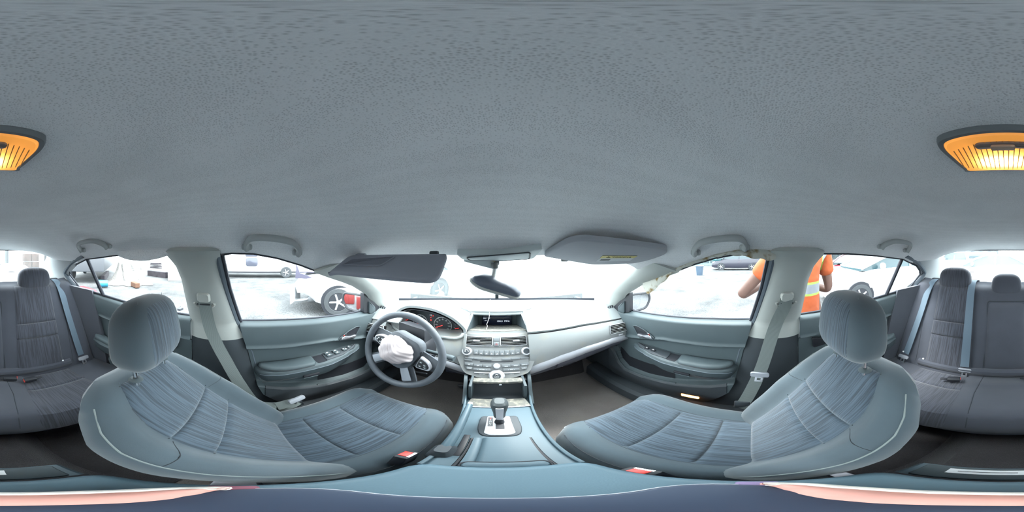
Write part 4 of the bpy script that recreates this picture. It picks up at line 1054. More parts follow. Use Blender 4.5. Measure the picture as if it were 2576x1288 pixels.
# selector gate
gate = part('selector_gate', MB().prism(rpoly([(-.052, .47), (.052, .47), (.056, .40), (.045, .352), (-.045, .352), (-.056, .40)], [.012, .012, .02, .03, .03, .02], 5), .012, T(.002, 0, -.714), .005), TRIMD2, con)
part('gate_plate', MB().prism(rpoly([(-.034, .466), (.030, .466), (.036, .368), (.022, .357), (-.026, .357), (-.038, .368)], .006), .015, T(.002, 0, -.714), .002), mat('gate_silver', (.36, .37, .40), .35, metal=.4), gate, 'bright silver selector surround')
part('gate_slot', MB().box((.003, .422, -.6985), (.022, .062, .003)), BLK, gate)
part('gear_window', MB().box((-.022, .432, -.6985), (.013, .050, .002)), BLKG, gate)
gp_ = MB()
for k, ch in enumerate('PRND3'):
    part('gear_letter', text_mb(ch, .0085, T(-.022, .450 - .0095 * k, -.697)), REDG if k == 0 else WHT, gate)
# sliding tray cover
tc = part('tray_cover', MB().slab(lambda u, v: V((lerp(-.052, .060, u) * lerp(1, 1.05, v), lerp(.335, .165, v), -.694 + .008 * sin(pi * u) - .012 * math.exp(-((u - .16) / .05) ** 2))), 30, 10, -.006), CONS, con, 'smooth sliding tray cover')
for x in (-.057, .064): part('cover_groove', MB().tube([(x, .338, -.7035), (x * 1.06, .17, -.7005)], .004, 6), BLK, tc)
part('cover_groove', MB().tube([(-.057, .338, -.7035), (.064, .338, -.7035)], .0035, 6), BLK, tc)
part('cover_handle', MB().prism(rrect(.104, .024, .010), .062, T(.004, .186, -.69), .006), CONS, tc); part('handle_gap', MB().tube([V((p[0] + .004, p[1] + .186, -.636)) for p in rrect(.108, .028, .012)], .0025, 6, closed=True), BLK, tc)
# padded lid
LIDM = mat('armrest_vinyl', (.10, .165, .205), .55, bump=('voronoi', 420, .2, .0005), var=.06, vscale=4)
lid = rpoly([(-.107, -.115), (.107, -.115), (.112, .05), (.098, .172), (-.098, .172), (-.112, .05)], [.03, .03, .05, .03, .03, .05], 5)
ld = part('armrest_lid', MB().prism(lid, -.600, None, .018, 5, h0=-.652), LIDM, con, 'padded vinyl armrest lid')
part('lid_gap', MB().box((0, -.122, -.655), (.20, .008, .012)), BLK, con)
part('rear_rim', MB().box((0, -.152, -.655), (.17, .048, .016), b=.006), TRIMD, con)
lb = part('sticker', MB().box((.012, -.158, -.6463), (.082, .018, .0012)), WHT, con, 'white printed sticker on the back edge of the console')
part('sticker_print', MB().box((.012, -.158, -.6455), (.06, .002, .0004)), TRIMD2, lb)
# gear lever
gl = thing('gear_lever', 'black gear knob with a silver insert in the selector gate', 'gear lever', (.002, .44, -.70))
part('stem', MB().tube([(.002, .428, -.70), (.002, .436, -.655), (.002, .442, -.61)], [.008, .007, .009], 10), BLK, gl)
part('boot', MB().lathe([(.014, 0), (.013, .01), (.009, .028), (0, .028)], T(.002, .430, -.698)), BLK, gl)
kn = []
for z, a, b, dy in ((-.668, .011, .012, .0), (-.655, .016, .018, .001), (-.62, .018, .022, .004), (-.59, .023, .026, .006), (-.57, .025, .028, .006), (-.557, .022, .025, .006), (-.549, .014, .016, .006)):
    kn.append([V((.002 + a * (1 if cos(t) > 0 else -1) * abs(cos(t)) ** .7, .44 + dy + b * (1 if sin(t) > 0 else -1) * abs(sin(t)) ** .7, z)) for t in (2 * pi * k / 28 for k in range(28))])
kb = part('knob', MB().loft(kn), mat('knob_leather', (.06, .07, .075), .5, bump=('noise', 500, .3, .0006)), gl)
part('knob_insert', MB().slab(lambda u, v: V((.002 + lerp(-.010, .010, u) * lerp(.75, 1, v), .44 + pl(lerp(-.665, -.566, v), [(-.668, -.012), (-.655, -.018), (-.62, -.0185), (-.59, -.021), (-.57, -.023), (-.56, -.02)]) - .0015 * sin(pi * u), lerp(-.665, -.566, v))), 4, 12, .004), SILV, kb, 'silver insert facing the rear')
# hand brake
hb = thing('handbrake', 'blue grey handbrake lever left of the gear selector', 'handbrake', (-.088, .35, -.72))
hp = spl([(-.096, .268, -.692), (-.094, .31, -.672), (-.091, .38, -.652), (-.088, .45, -.640), (-.086, .485, -.636)], 5)
part('lever', MB().tube(hp, [lerp(.0145, .0115, k / (len(hp) - 1)) for k in range(len(hp))], 14, sq=(.9, 1.1)), CONS, hb)
part('release_button', MB().cyl((-.086, .483, -.636), (-.0855, .497, -.634), .0085, .0075, 12), WHT, hb)
part('boot', MB().loft([[V((-.096 + a * px_, .262 + b * py_, z)) for px_, py_ in rrect(2, 2, .6)] for z, a, b in ((-.715, .024, .036), (-.70, .022, .032), (-.672, .013, .018))]), TRIMD2, hb)
part('slot', MB().box((-.070, .30, -.7035), (.014, .11, .006), b=.002), BLK, hb)
# things lying on the lid, under the camera
cs = thing('dark_case', 'flat dark navy case lying on the armrest lid', 'case', (0, .012, -.60))
part('shell', MB().prism(rrect(.185, .074, .034, 6, 0, .012), -.586, None, .005, h0=-.5995), mat('case_navy', (.035, .05, .085), .45), cs)
part('edge_line', MB().tube([V((p[0], p[1], -.5905)) for p in rrect(.186, .075, .034, 6, 0, .012)], .0012, 6, closed=True), mat('case_edge', (.5, .5, .55), .5), cs)
def pinkf(u, v):
    a = radians(lerp(176, 362, u)); r0 = V((.092 * cos(a), .056 * sin(a) - .010)); r1 = V((.090 * cos(a), .016 * sin(a) - .006))
    p = r0.lerp(r1, v); return V((p.x, p.y, -.586 + .014 * sin(pi * v) ** .6 + .002 * sin(40 * u)))
pk_ = thing('pink_strip', 'salmon pink strip curled around the back of the dark case', 'strip', (0, -.05, -.60))
part('band', MB().slab(pinkf, 50, 8, -.004), mat('salmon_cloth', (.62, .30, .25), .7, var=.1, vscale=20), pk_)
part('highlight_edge', MB().tube([pinkf(k / 50, .02) + V((0, 0, .004)) for k in range(51)], .006, 8), mat('painted_highlight', (.75, .72, .66), .8), pk_)  # pale tube paints the white highlight along the strip
part('purple_end', MB().box((.094, -.004, -.594), (.02, .03, .010), b=.004), mat('purple_cloth', (.22, .17, .30), .9), pk_); part('purple_end', MB().box((-.094, -.004, -.594), (.02, .03, .010), b=.004), mat('maroon_cloth', (.22, .08, .11), .9), pk_)
# ================================================================ roof fittings
def plane_of(pts, towards):
    P = [V(p) for p in pts]; o = sum(P, V((0, 0, 0))) / len(P)
    n = V((0, 0, 0))
    for a, b in zip(P, P[1:] + P[:1]): n += (a - o).cross(b - o)
    n.normalize()
    if n.dot(V(towards) - o) < 0: n = -n
    x = (P[1] - P[0]); x = (x - n * x.dot(n)).normalized(); y = n.cross(x)
    M = Matrix((x, y, n)).transposed().to_4x4(); M.translation = o
    I = M.inverted(); return M, [tuple((I @ p)[:2]) for p in P]
VIS = mat('visor_vinyl', (.40, .41, .44), .8, bump=('noise', 600, .2, .0005))
VISD = mat('visor_vinyl_dark', (.27, .28, .32), .8, bump=('noise', 600, .2, .0005))
# driver visor, folded down
M, P = plane_of([(-.155, .485, .004), (-.16, .408, -.064), (-.52, .352, -.074), (-.548, .312, -.062), (-.505, .405, -.002)], (0, 0, -.02))
dv = thing('sun_visor', 'dark grey driver sun visor folded down over the windscreen', 'sun visor', (-.34, .42, -.07), 'sun visors')
part('visor_board', MB().prism(rpoly(P, [.012, .035, .02, .008, .03], 6), .006, M, .006, 3, h0=-.012), VISD, dv)
I = M.inverted()
q = [(-.475, .392, -.018), (-.315, .440, -.010), (-.350, .415, -.046), (-.505, .375, -.048)]
Q = [tuple((I @ V(p))[:2]) for p in q]
mf = part('mirror_flap', MB().prism(rpoly(Q, .008), .0095, M, .002), mat('visor_flap', (.17, .175, .21), .6), dv, 'closed vanity mirror flap')
part('flap_lip', MB().tube([M @ V((p[0], p[1], .0085)) for p in rpoly(Q, .008)], .0022, 6, closed=True), VISD, mf)
part('hinge_arm', MB().tube([(-.50, .43, .012), (-.49, .415, .004), (-.44, .42, .002)], .008, 8), VISD, dv)
part('hinge_clip', MB().box((-.205, .497, .008), (.032, .018, .018), b=.006), TRIMD2, dv)
# passenger visor, stowed
M, P = plane_of([(.158, .565, -.008), (.195, .392, .056), (.478, .272, .024), (.512, .30, .004), (.512, .372, -.016), (.49, .44, -.026), (.36, .545, -.024)], (0, 0, -.02))
pv = thing('sun_visor', 'pale grey passenger sun visor with a warning label, stowed flat', 'sun visor', (.34, .42, -.02), 'sun visors')
part('visor_board', MB().prism(rpoly(P, [.02, .05, .04, .03, .03, .03, .03], 6), .004, M, .006, 3, h0=-.014), VIS, pv)
I = M.inverted(); q = [(.334, .446, .03), (.434, .377, .022), (.449, .428, .004), (.351, .505, .012)]
Q = [V((I @ V(p))[:2]) for p in q]
lb = part('warning_label', MB().prism([tuple(p) for p in Q], .0052, M), mat('label_silver', (.55, .58, .60), .6), pv, 'printed warning label with a yellow heading')
part('label_heading', MB().prism([tuple(p) for p in (Q[0], Q[1], Q[1].lerp(Q[2], .38), Q[0].lerp(Q[3], .38))], .0058, M), mat('label_yellow', (.62, .55, .22), .6), lb)
ex = (Q[1] - Q[0]).normalized(); ang = atan2(ex.y, ex.x); c0 = (Q[0] + Q[1]) / 2; c0 = c0.lerp((Q[2] + Q[3]) / 2, .19)
MT = M @ T(c0.x, c0.y, .0062) @ Matrix.Rotation(ang, 4, 'Z')
dn = (Q[3] - Q[0]); up_is_pos = (-ex.y * dn.x + ex.x * dn.y) < 0
if not up_is_pos: MT = MT @ RX(180)
part('label_print', text_mb('\u26a0 WARNING', .014, MT), mat('label_ink', (.12, .12, .10), .7), lb)
for k in range(2):
    a = Q[0].lerp(Q[3], .62 + .16 * k); b = Q[1].lerp(Q[2], .62 + .16 * k)
    part('label_line', MB().box((0, 0, .006), ((b - a).length * .28, .0035, .0006), M @ T(a.lerp(b, .2).x, a.lerp(b, .2).y, 0) @ Matrix.Rotation(ang, 4, 'Z')), mat('label_ink', (.12, .12, .10), .7), lb)
part('visor_clip', MB().box((.245, .565, -.014), (.03, .012, .014), b=.004), TRIML, pv)
# overhead console
oc = thing('overhead_console', 'pale overhead console at the top of the windscreen, trim hanging open', 'overhead console', (0, .55, -.02))
OCP = mat('overhead_plastic', (.55, .60, .60), .55)
M, P = plane_of([(-.142, .535, .010), (-.128, .585, -.010), (.0, .600, -.016), (.128, .578, -.006), (.142, .50, .028), (.0, .545, .009)], (0, 0, -.05))
part('housing', MB().prism(rpoly(P, .014), .006, M, .004, h0=-.02), OCP, oc)
M2, P2 = plane_of([(-.105, .553, .000), (.100, .515, .016), (.108, .565, -.004), (.0, .578, -.010), (-.10, .572, -.008)], (0, 0, -.05))
part('lamp_door', MB().prism(rpoly(P2, .010), .008, M2, .003), OCP, oc); part('door_gap', MB().tube([M2 @ V((p[0] * 1.03, p[1] * 1.08, .006)) for p in rpoly(P2, .012)], .0022, 6, closed=True), TRIMD2, oc)
part('loose_trim', MB().slab(lambda u, v: V((lerp(-.125, -.008, u), .592 + .004 * u, lerp(lerp(-.004, -.020, u), lerp(-.020, -.050, u), v))), 10, 4, .004), OCP, oc, 'loose trim flap hanging below the console')
part('torn_edge', MB().tube([(-.05 + .008 * k, .589, -.012 - .0012 * k) for k in range(6)], .003, 6), mat('yellow_foam', (.55, .47, .25), .9), oc)
# rear view mirror, knocked askew
rm = thing('rear_view_mirror', 'rear view mirror hanging askew from its stalk', 'mirror', (0, .58, -.15))
part('mount', MB().box((-.005, .598, -.018), (.02, .02, .03), b=.004).cyl((-.011, .59, -.025), (-.011, .59, -.045), .013, .012, 14), mat('mount_grey', (.14, .15, .15), .5), rm)
part('stalk', MB().cyl((-.011, .588, -.042), (-.017, .58, -.075), .0075, None, 12), mat('stalk_grey', (.6, .62, .6), .5), rm)
part('ball_joint', MB().lathe([(.002, -.011), (.009, -.007), (.011, 0), (.009, .007), (.002, .011)], T(-.018, .578, -.08)), mat('joint_grey', (.3, .31, .31), .5), rm)
MM = T(-.008, .575, -.108) @ RY(23) @ RX(28) @ RZ(8)
mo = rpoly([(-.098, -.008), (-.06, .034), (.06, .034), (.098, .006), (.085, -.03), (-.06, -.032)], .03, 5)
part('housing', MB().loft([[MM @ V((p[0] * k, p[1] * k, z)) for p in mo] for z, k in ((0, 1), (.006, 1.01), (.016, .93), (.024, .72), (.028, .4))]), mat('mirror_shell', (.10, .12, .16), .4), rm)
part('mirror_glass', MB().prism([(p[0] * .94, p[1] * .92) for p in mo], -.002, MM), MATS['mirror_silver'], rm)
part('bezel', MB().tube([MM @ V((p[0], p[1], -.002)) for p in mo], .0055, 6, closed=True), TRIML, rm)
part('dip_lever', MB().box((0, 0, 0), (.012, .006, .016), T(-.004, .56, -.142), b=.002), TRIMD, rm)
# strings
def cord(pts, label, r=.0014):
    return solo('string', MB().tube(spl(pts, 6), r, 6), mat('white_string', (.80, .81, .80), .8), label, 'string')
cord([(-.052, 1.262, -.338), (-.058, 1.24, -.333), (-.050, 1.21, -.330), (-.046, 1.10, -.334), (-.043, 1.0, -.334), (-.043, .935, -.334), (-.044, .925, -.352), (-.047, .918, -.372), (-.053, .91, -.392), (-.058, .905, -.404), (-.054, .90, -.412), (-.056, .89, -.418), (-.058, .872, -.422)], 'thin white string hanging over the dash into the display tray')
cord([(-.024, .573, -.088), (-.034, .56, -.094), (-.038, .552, -.105), (-.039, .55, -.118)], 'short white string dangling from the rear view mirror', .001)

# ---------------------------------------------------------------- grab handles
GRAB = mat('grab_handle_plastic', (.40, .42, .42), .6)
def grab(pts, label):
    P = spl(pts, 6); n = len(P)
    o = thing('grab_handle', label, 'handle', P[0].lerp(P[-1], .5), 'roof grab handles')
    r = [lerp(.013, .0095, sin(pi * k / (n - 1)) ** .5) for k in range(n)]
    part('bar', MB().tube(P, r, 12, sq=(.8, 1.25)), GRAB, o)
    for p in (P[0], P[-1]):
        q = V((p.x * 1.02, p.y, p.z + .004)); part('foot', MB().box(q, (.02, .036, .022), b=.007), GRAB, o)
for s in (-1, 1):
    sd = 'driver' if s < 0 else 'passenger'
    grab([(s * .540, .024, .026), (s * .520, .022, .040), (s * .489, .040, .054), (s * .478, .10, .052), (s * .484, .158, .042), (s * .510, .190, .022), (s * .530, .196, .008)], 'grey roof grab handle above the front %s window' % sd)
    grab([(s * .512, -.535, .040), (s * .490, -.535, .052), (s * .458, -.56, .066), (s * .447, -.62, .066), (s * .452, -.68, .058), (s * .49, -.72, .038), (s * .505, -.725, .026)], 'grey roof grab handle above the rear %s window' % ('left' if s < 0 else 'right'))

# ---------------------------------------------------------------- dome lamp
dm = thing('dome_lamp', 'lit amber dome lamp with ribbed lens in the headliner', 'lamp', (-.003, -.20, .14))
do = [(.058, -.151), (.03, -.146), (-.003, -.145), (-.036, -.146), (-.064, -.151), (-.073, -.162), (-.073, -.185), (-.062, -.232), (-.052, -.244), (.046, -.244), (.058, -.232), (.067, -.185), (.067, -.162)]
do = [tuple(p[:2]) for p in spl([(a, b, 0) for a, b in do], 4, True)]
FM = Matrix(((1, 0, 0, 0), (0, -1, 0, 0), (0, 0, -1, .150), (0, 0, 0, 1)))      # local z points down
dl = [(a, -b) for a, b in do]; cxy = (-.003, .195)
def dring(k, z): return [FM @ V((lerp(cxy[0], a, k), lerp(cxy[1] + .002, b, k), z)) for a, b in dl]
part('bezel', MB().loft([dring(1, -.012), dring(1, .004), dring(.98, .008), dring(.91, .0085), dring(.89, .006), dring(.89, -.012)], False), mat('lamp_bezel', (.16, .17, .18), .5), dm)
LENS = bpy.data.materials.new('lit_amber_lens'); LENS.use_nodes = True; nt = LENS.node_tree; N = nt.nodes; L = nt.links; N.remove(N['Principled BSDF'])
tl = N.new('ShaderNodeBsdfTranslucent'); tl.inputs[0].default_value = (.85, .52, .20, 1)
gs = N.new('ShaderNodeBsdfGlossy'); gs.inputs[0].default_value = (.8, .75, .7, 1); gs.inputs['Roughness'].default_value = .25
em = N.new('ShaderNodeEmission'); em.inputs[0].default_value = (1., .44, .09, 1); em.inputs[1].default_value = .05
mx = N.new('ShaderNodeMixShader'); mx.inputs[0].default_value = .06; ad = N.new('ShaderNodeAddShader')
L.new(tl.outputs[0], mx.inputs[1]); L.new(gs.outputs[0], mx.inputs[2]); L.new(mx.outputs[0], ad.inputs[0]); L.new(em.outputs[0], ad.inputs[1]); L.new(ad.outputs[0], N['Material Output'].inputs[0])
MATS['lens'] = LENS
lens = part('lens', MB().loft([dring(.90, .008), dring(.86, .0105), dring(.5, .0115), dring(.02, .0118)], False), LENS, dm, 'glowing ribbed amber lens')
RIBM = mat('lens_rib_amber', (.45, .24, .07), .3)
for k in range(19):
    x = -.058 + .0061 * k; h = .070 - 8 * (x + .003) ** 2
    part('lens_rib', MB().box((x, .197, .0122), (.0011, h, .0008), FM, b=0), RIBM, lens)
part('switch_plate', MB().prism(rrect(.060, .013, .0065, 5, -.003, .170), .0145, FM, .003), mat('lamp_switch', (.22, .17, .15), .5), dm); part('switch', MB().box((-.003, .170, .0165), (.026, .010, .005), FM, b=.003), mat('switch_cream', (.45, .33, .25), .5), dm)
bl_ = bpy.data.lights.new('festoon_bulb', 'AREA'); bl_.shape = 'RECTANGLE'; bl_.size = .05; bl_.size_y = .016; bl_.energy = .016; bl_.color = (1, .74, .42)
bo = bpy.data.objects.new('festoon_bulb', bl_); COL.objects.link(bo); bo.parent = dm; bo.location = V((-.003, -.212, .1465)) - V((-.003, -.20, .14))

# ================================================================ seat belts
def webbing(path, w, side, t=.0016):
    """Flat strap along path, 'side' the direction across it (a vector or one a point)."""
    P = spl(path, 6); n = len(P) - 1
    def sd(k): return (V(side[0]).lerp(V(side[1]), k) if isinstance(side, list) else V(side))
    def f(u, v):
        i = v * n; k = min(int(i), n - 1); p = P[k].lerp(P[k + 1], i - k); d = (P[k + 1] - P[k]).normalized()
        s_ = sd(v); s_ = (s_ - d * s_.dot(d)).normalized(); return p + s_ * (u - .5) * w
    return MB().slab(f, 4, n * 2, t)
def tongue(par, M, mt=CHR):
    """Metal latch plate with plastic shoulder; local x across, y down the belt."""
    part('tongue_shoulder', MB().prism(rpoly([(-.036, .006), (-.030, .012), (.030, .012), (.036, .006), (.034, -.012), (-.034, -.012)], .006), .006, M, .002, h0=-.006), mat('tongue_grey', (.34, .36, .40), .5), par)
    tp = MB()
    for bx in ((-.011, -.028, .008, .034), (.011, -.028, .008, .034), (0, -.042, .030, .010), (0, -.016, .030, .010)): tp.box((bx[0], bx[1], 0), (bx[2], bx[3], .003), M)
    part('tongue_plate', tp, mt, par)
def buckle(loc, M, label, sz=(.032, .055, .02)):
    o = thing('belt_buckle', label, 'buckle', loc, 'seat belt buckles')
    MM = T(loc) @ M
    part('case', MB().box((0, 0, 0), sz, MM, b=.005), BLK, o)
    part('press_button', MB().box((-sz[0] * .12, sz[1] * .5, 0), (sz[0] * .62, .005, sz[2] * .55), MM, b=.0015), REDB, o, 'red press button')
    part('slot', MB().box((sz[0] * .32, sz[1] * .5, 0), (sz[0] * .2, .003, sz[2] * .6), MM), CHR, o)
    part('stalk', MB().box((0, -sz[1] * .75, 0), (sz[0] * .5, sz[1] * .6, sz[2] * .3), MM, b=.003), BLK, o)
    return o
bL = thing('seat_belt', 'grey driver seat belt hanging from the left pillar, tongue beside the seat', 'seat belt', (-.63, 0, -.8), 'front seat belts')
part('webbing', webbing([(-.618, -.138, -.165), (-.622, -.132, -.20), (-.632, -.115, -.30), (-.640, -.085, -.392), (-.638, -.05, -.48), (-.630, .0, -.62), (-.600, .06, -.76), (-.572, .13, -.765)], .048, [(-.1, 1, .1), (-.5, .9, .5)]), BELT, bL)
part('lap_webbing', webbing([(-.572, .13, -.765), (-.565, .20, -.735), (-.562, .175, -.755), (-.568, .12, -.80), (-.575, .06, -.82)], .045, (-.6, .3, .7)), BELT, bL)
tongue(bL, frame((-.568, .205, -.722), (-.3, .95, .08), (-.35, -.2, .9)))
bR = thing('seat_belt', 'grey passenger seat belt running down the right pillar with its tongue hanging', 'seat belt', (.62, 0, -.8), 'front seat belts')
part('webbing', webbing([(.616, -.138, -.165), (.618, -.128, -.205), (.622, -.100, -.27), (.618, -.075, -.348), (.614, -.040, -.50), (.606, -.004, -.64), (.590, .030, -.76), (.585, .045, -.80)], .050, (.1, 1, .1)), BELT, bR)
part('anchor_cover', MB().box((.592, .035, -.775), (.016, .06, .06), b=.006), TRIMD2, bR)
tongue(bR, frame((.604, -.030, -.545), (.05, 1, .12), (.03, -.18, 1)), mat('tongue_bright', (.9, .9, .95), .25, metal=.6))
for s, o in ((-1, bL), (1, bR)):
    M = T(s * .632, -.138, -.160) @ RY(-s * 22)
    part('guide_cap', MB().loft([[M @ V((-s * x, p[0] * k, p[1] * k + dz)) for p in rrect(.056, .05, .014)] for x, k, dz in ((-.012, 1, 0), (.014, .95, 0), (.024, .75, .004))]), mat('guide_beige', (.46, .47, .44), .6), o)
    part('guide_ring', MB().tube([M @ V((-s * .012, .040 * cos(a), .026 * sin(a) - .028)) for a in [radians(180 + 180 * k / 14) for k in range(15)]], .0055, 8), mat('guide_beige', (.46, .47, .44), .6), o)
    part('guide_slot', MB().box((s * .622, -.138, -.192), (.008, .05, .006)), BLK, o)
def rear_belt(x0, x1, label, far=1.0):
    o = thing('seat_belt', label, 'seat belt', (x1, -.84, -.74), 'rear seat belts')
    pts = [V((x0, -1.20, -.185))] + [RS(lerp(x0, x1, 1 - k), k) + rnf * (.006 if abs(x0) > .4 else .024) for k in (1.05, .98, .85, .65, .45, .25, .08)]
    part('webbing', webbing(pts, .048, (1, 0, 0)), BELTR, o)
    e = RS(x1, .04) + rnf * .012
    tongue(o, frame(e, (1, 0, 0), rup), mat('tongue_dull', (.45, .47, .52), .3, metal=.8))
    part('belt_slot', MB().box((x0, -1.19, -.188), (.075, .035, .02), b=.006), BLK, o)
rear_belt(-.545, -.575, 'blue grey rear belt beside the left rear door')
rear_belt(.545, .59, 'blue grey rear belt beside the right rear door')
rear_belt(.235, .215, 'blue grey rear belt beside the folding armrest')
buckle((-.140, .210, -.725), RX(75) @ RY(0), 'black driver buckle with red button beside the driver cushion', (.026, .07, .045))
buckle((.132, .105, -.735), RX(75), 'black passenger buckle with red button beside the console', (.024, .07, .05))
buckle((-.135, -.775, -.732), RZ(80), 'black rear buckle left of the centre seat, button facing the armrest', (.034, .065, .022))
buckle((-.225, -.745, -.733), RZ(-85), 'black rear buckle on the left cushion, nearest the left door', (.034, .06, .022))
buckle((.245, -.735, -.733), RZ(-75) @ RZ(180), 'black rear buckle on the right rear cushion', (.034, .062, .022))
# ================================================================ outside: the yard
GZ = -H
def gpt(px, r, z=GZ):
    a = (px - 1247) / 2576 * 2 * pi; return V((r * sin(a) - .008, r * cos(a), z))
gm = mat('gravel', (.056, .059, .062), .95, bump=('voronoi', 26, 1., .03, (1, 1, 1), (.05, .5, .55)), var=.45, vscale=2.2, dirt=((.105, .108, .11), .42, .62, .5))
struct('ground', MB().grid(lambda u, v: V((lerp(-45, 45, u), lerp(-45, 45, v), GZ)), 20, 20), gm, 'pale gravel yard around the car')
PAINTW = mat('parked_white_paint', (.62, .64, .66), .3, coat=.5)
TYRE = mat('tyre_rubber', (.05, .055, .06), .9, bump=('noise', 60, .5, .01))
ALLOY = mat('alloy_wheel', (.45, .46, .48), .35, metal=.5)
CGL = mat('car_window_dark', (.05, .075, .085), .08)
LAMPW = mat('headlamp_clear', (.5, .52, .55), .15); LAMPR = mat('tail_lamp_red', (.35, .03, .04), .2)
def wheel(par, M, r=.33, w=.21, n=5):
    """Local y is the axle, +y the outer face."""
    W_ = MB().lathe([(r * .62, -w / 2), (r * .93, -w / 2), (r, -w * .32), (r, w * .32), (r * .93, w / 2), (r * .66, w / 2), (r * .62, w * .4)], M @ RX(-90), 28)
    wh = part('wheel', W_, TYRE, par)
    part('rim_barrel', MB().lathe([(r * .65, -w * .3), (r * .65, w * .42), (r * .58, w * .42), (r * .55, -.0), (0, -.02)], M @ RX(-90), 24), mat('rim_dark', (.12, .12, .13), .5, metal=.5), wh)
    for k in range(n):
        a = 360 * k / n
        part('wheel_spoke', MB().box((r * .34, 0, w * .42), (r * .5, r * .13, .03), M @ RX(-90) @ RZ(a), b=.008, seg=1), ALLOY, wh)
    part('wheel_hub', MB().lathe([(r * .16, w * .3), (r * .15, w * .47), (0, w * .48)], M @ RX(-90), 14), ALLOY, wh)
def car(name, label, M, paint, L=4.7, Wd=1.8, Ht=1.45, hood=.95, boot=.95, nose=1.05, cab=(.28, .90), glassmat=None, crush=None, kind='car', van=False, near=None, extra=True):
    """Car along local +x (nose at +x), standing at local z = 0; origin under its middle."""
    o = thing(name, label, kind, M.translation)
    hw = Wd / 2
    def st(t):   # t 0 rear .. 1 nose -> (belt height, half width, bottom)
        zb = pl(t, [(0, boot * .82), (.04, boot), (.2, boot + .02), (.55, hood + .03), (.72, hood), (.92, hood * .84), (1, hood * .62)])
        w = hw * pl(t, [(0, .84), (.05, .94), (.2, 1), (.75, 1), (.92, .94), (1, .80)]); return zb, w, pl(t, [(0, .34), (.06, .24), (.5, .2), (.94, .22), (1, .3)])
    rings = []
    for j in range(37):
        t = j / 36; zb, w, z0 = st(t); x = (t - .5) * L
        q = [(-w * .92, z0), (-w, z0 + .12), (-w * 1.01, lerp(z0, zb, .55)), (-w * .97, zb - .06), (-w * .90, zb), (-w * .4, zb + .025), (0, zb + .03), (w * .4, zb + .025), (w * .90, zb), (w * .97, zb - .06), (w * 1.01, lerp(z0, zb, .55)), (w, z0 + .12), (w * .92, z0)]
        rings.append([V((x, a, b)) for a, b in q])
    if crush: rings = [[crush(p) for p in r] for r in rings]
    part('body', MB().loft([[M @ p for p in r] for r in rings]), paint, o)
    # greenhouse: glass block under a painted roof with pillars
    c0, c1 = cab; xr0 = (c0 - .5) * L; xr1 = (c1 - .5) * L
    zb = hood + .02
    fr = [(0, .0, .90), (.12, .45, .86), (.28, .93, .80), (.5, 1., .78), (.62, .99, .78), (.8, .62, .84), (1, .0, .90)] if not van else [(0, .0, .95), (.03, .6, .93), (.08, .97, .88), (.5, 1., .86), (.75, .98, .86), (.88, .6, .88), (1, .0, .92)]
    gl = []
    for k, (f, h, w) in enumerate(fr):
        x = lerp(xr0, xr1, f); z1 = zb + (Ht - zb) * h + .001
        gl.append([V((x, -hw * .90, zb - .05)), V((x, -hw * lerp(.90, w, h), z1 - .03 * h)), V((x, -hw * w * .7, z1)), V((x, hw * w * .7, z1)), V((x, hw * lerp(.90, w, h), z1 - .03 * h)), V((x, hw * .90, zb - .05))])
    part('window_glass', MB().loft([[M @ p for p in r] for r in gl]), glassmat or CGL, o)
    rf = [[V((p.x, p.y * 1.012, p.z + .012)) for p in r] for r, (f, h, w) in zip(gl, fr) if h > .9]
    part('roof', MB().loft([[M @ p for p in r[1:5]] + [M @ (p + V((0, 0, -.03))) for p in r[4:0:-1]] for r in rf]), paint, o)
    for s in (-1, 1):
        e = [r[1 if s < 0 else 4] for r in gl]
        part('pillar', MB().tube([M @ (p + V((0, s * .012, .012))) for p in e[:3]], .045, 6), paint, o); part('pillar', MB().tube([M @ (p + V((0, s * .012, .012))) for p in e[4 if not van else 4:]], .04, 6), paint, o)
        xm = lerp(xr0, xr1, .5); part('pillar', MB().tube([M @ V((xm, s * hw * .915, zb - .03)), M @ V((xm - .05, s * hw * .80, Ht - .03))], .035, 6), paint, o)
        xm = lerp(xr0, xr1, .84)
        part('door_mirror', MB().lathe([(.02, -.10), (.075, -.06), (.09, 0), (.075, .06), (.02, .10)], M @ T(xm, s * (hw + .10), zb + .08) @ RX(90) @ Matrix.Scale(.8, 4, (1, 0, 0)), 14), paint, o)
        for xx in (-L * .5 + L * .205, L * .5 - L * .19):
            part('arch_lining', MB().cyl(M @ V((xx, s * (hw - .22), .34)), M @ V((xx, s * (hw + .006), .34)), .375, None, 24), BLK, o)
            wheel(o, M @ T(xx, s * (hw - .09), .33) @ (Matrix() if s > 0 else RZ(180)))
        if extra:
            part('headlamp', MB().box((L * .5 - .17, s * hw * .70, hood * .70), (.22, .34, .14), M, b=.05), LAMPW, o)
            part('tail_lamp', MB().box((-L * .5 + .09, s * hw * .74, boot * .80), (.16, .30, .16), M, b=.04), LAMPR, o)
            part('door_line', MB().tube([M @ V((lerp(xr0, xr1, .5), s * hw * 1.012, .3)), M @ V((lerp(xr0, xr1, .5), s * hw * .985, zb - .05))], .006, 5), BLK, o)
    part('grille', MB().box((L * .5 - .04, 0, .5), (.08, Wd * .5, .16), M, b=.02), BLK, o)
    return o
def place(x, y, hx, hy):
    h = V((hx, hy, 0)).normalized(); n = V((-h.y, h.x, 0))
    M = Matrix((h, n, V((0, 0, 1)))).transposed().to_4x4(); M.translation = V((x, y, GZ)); return M
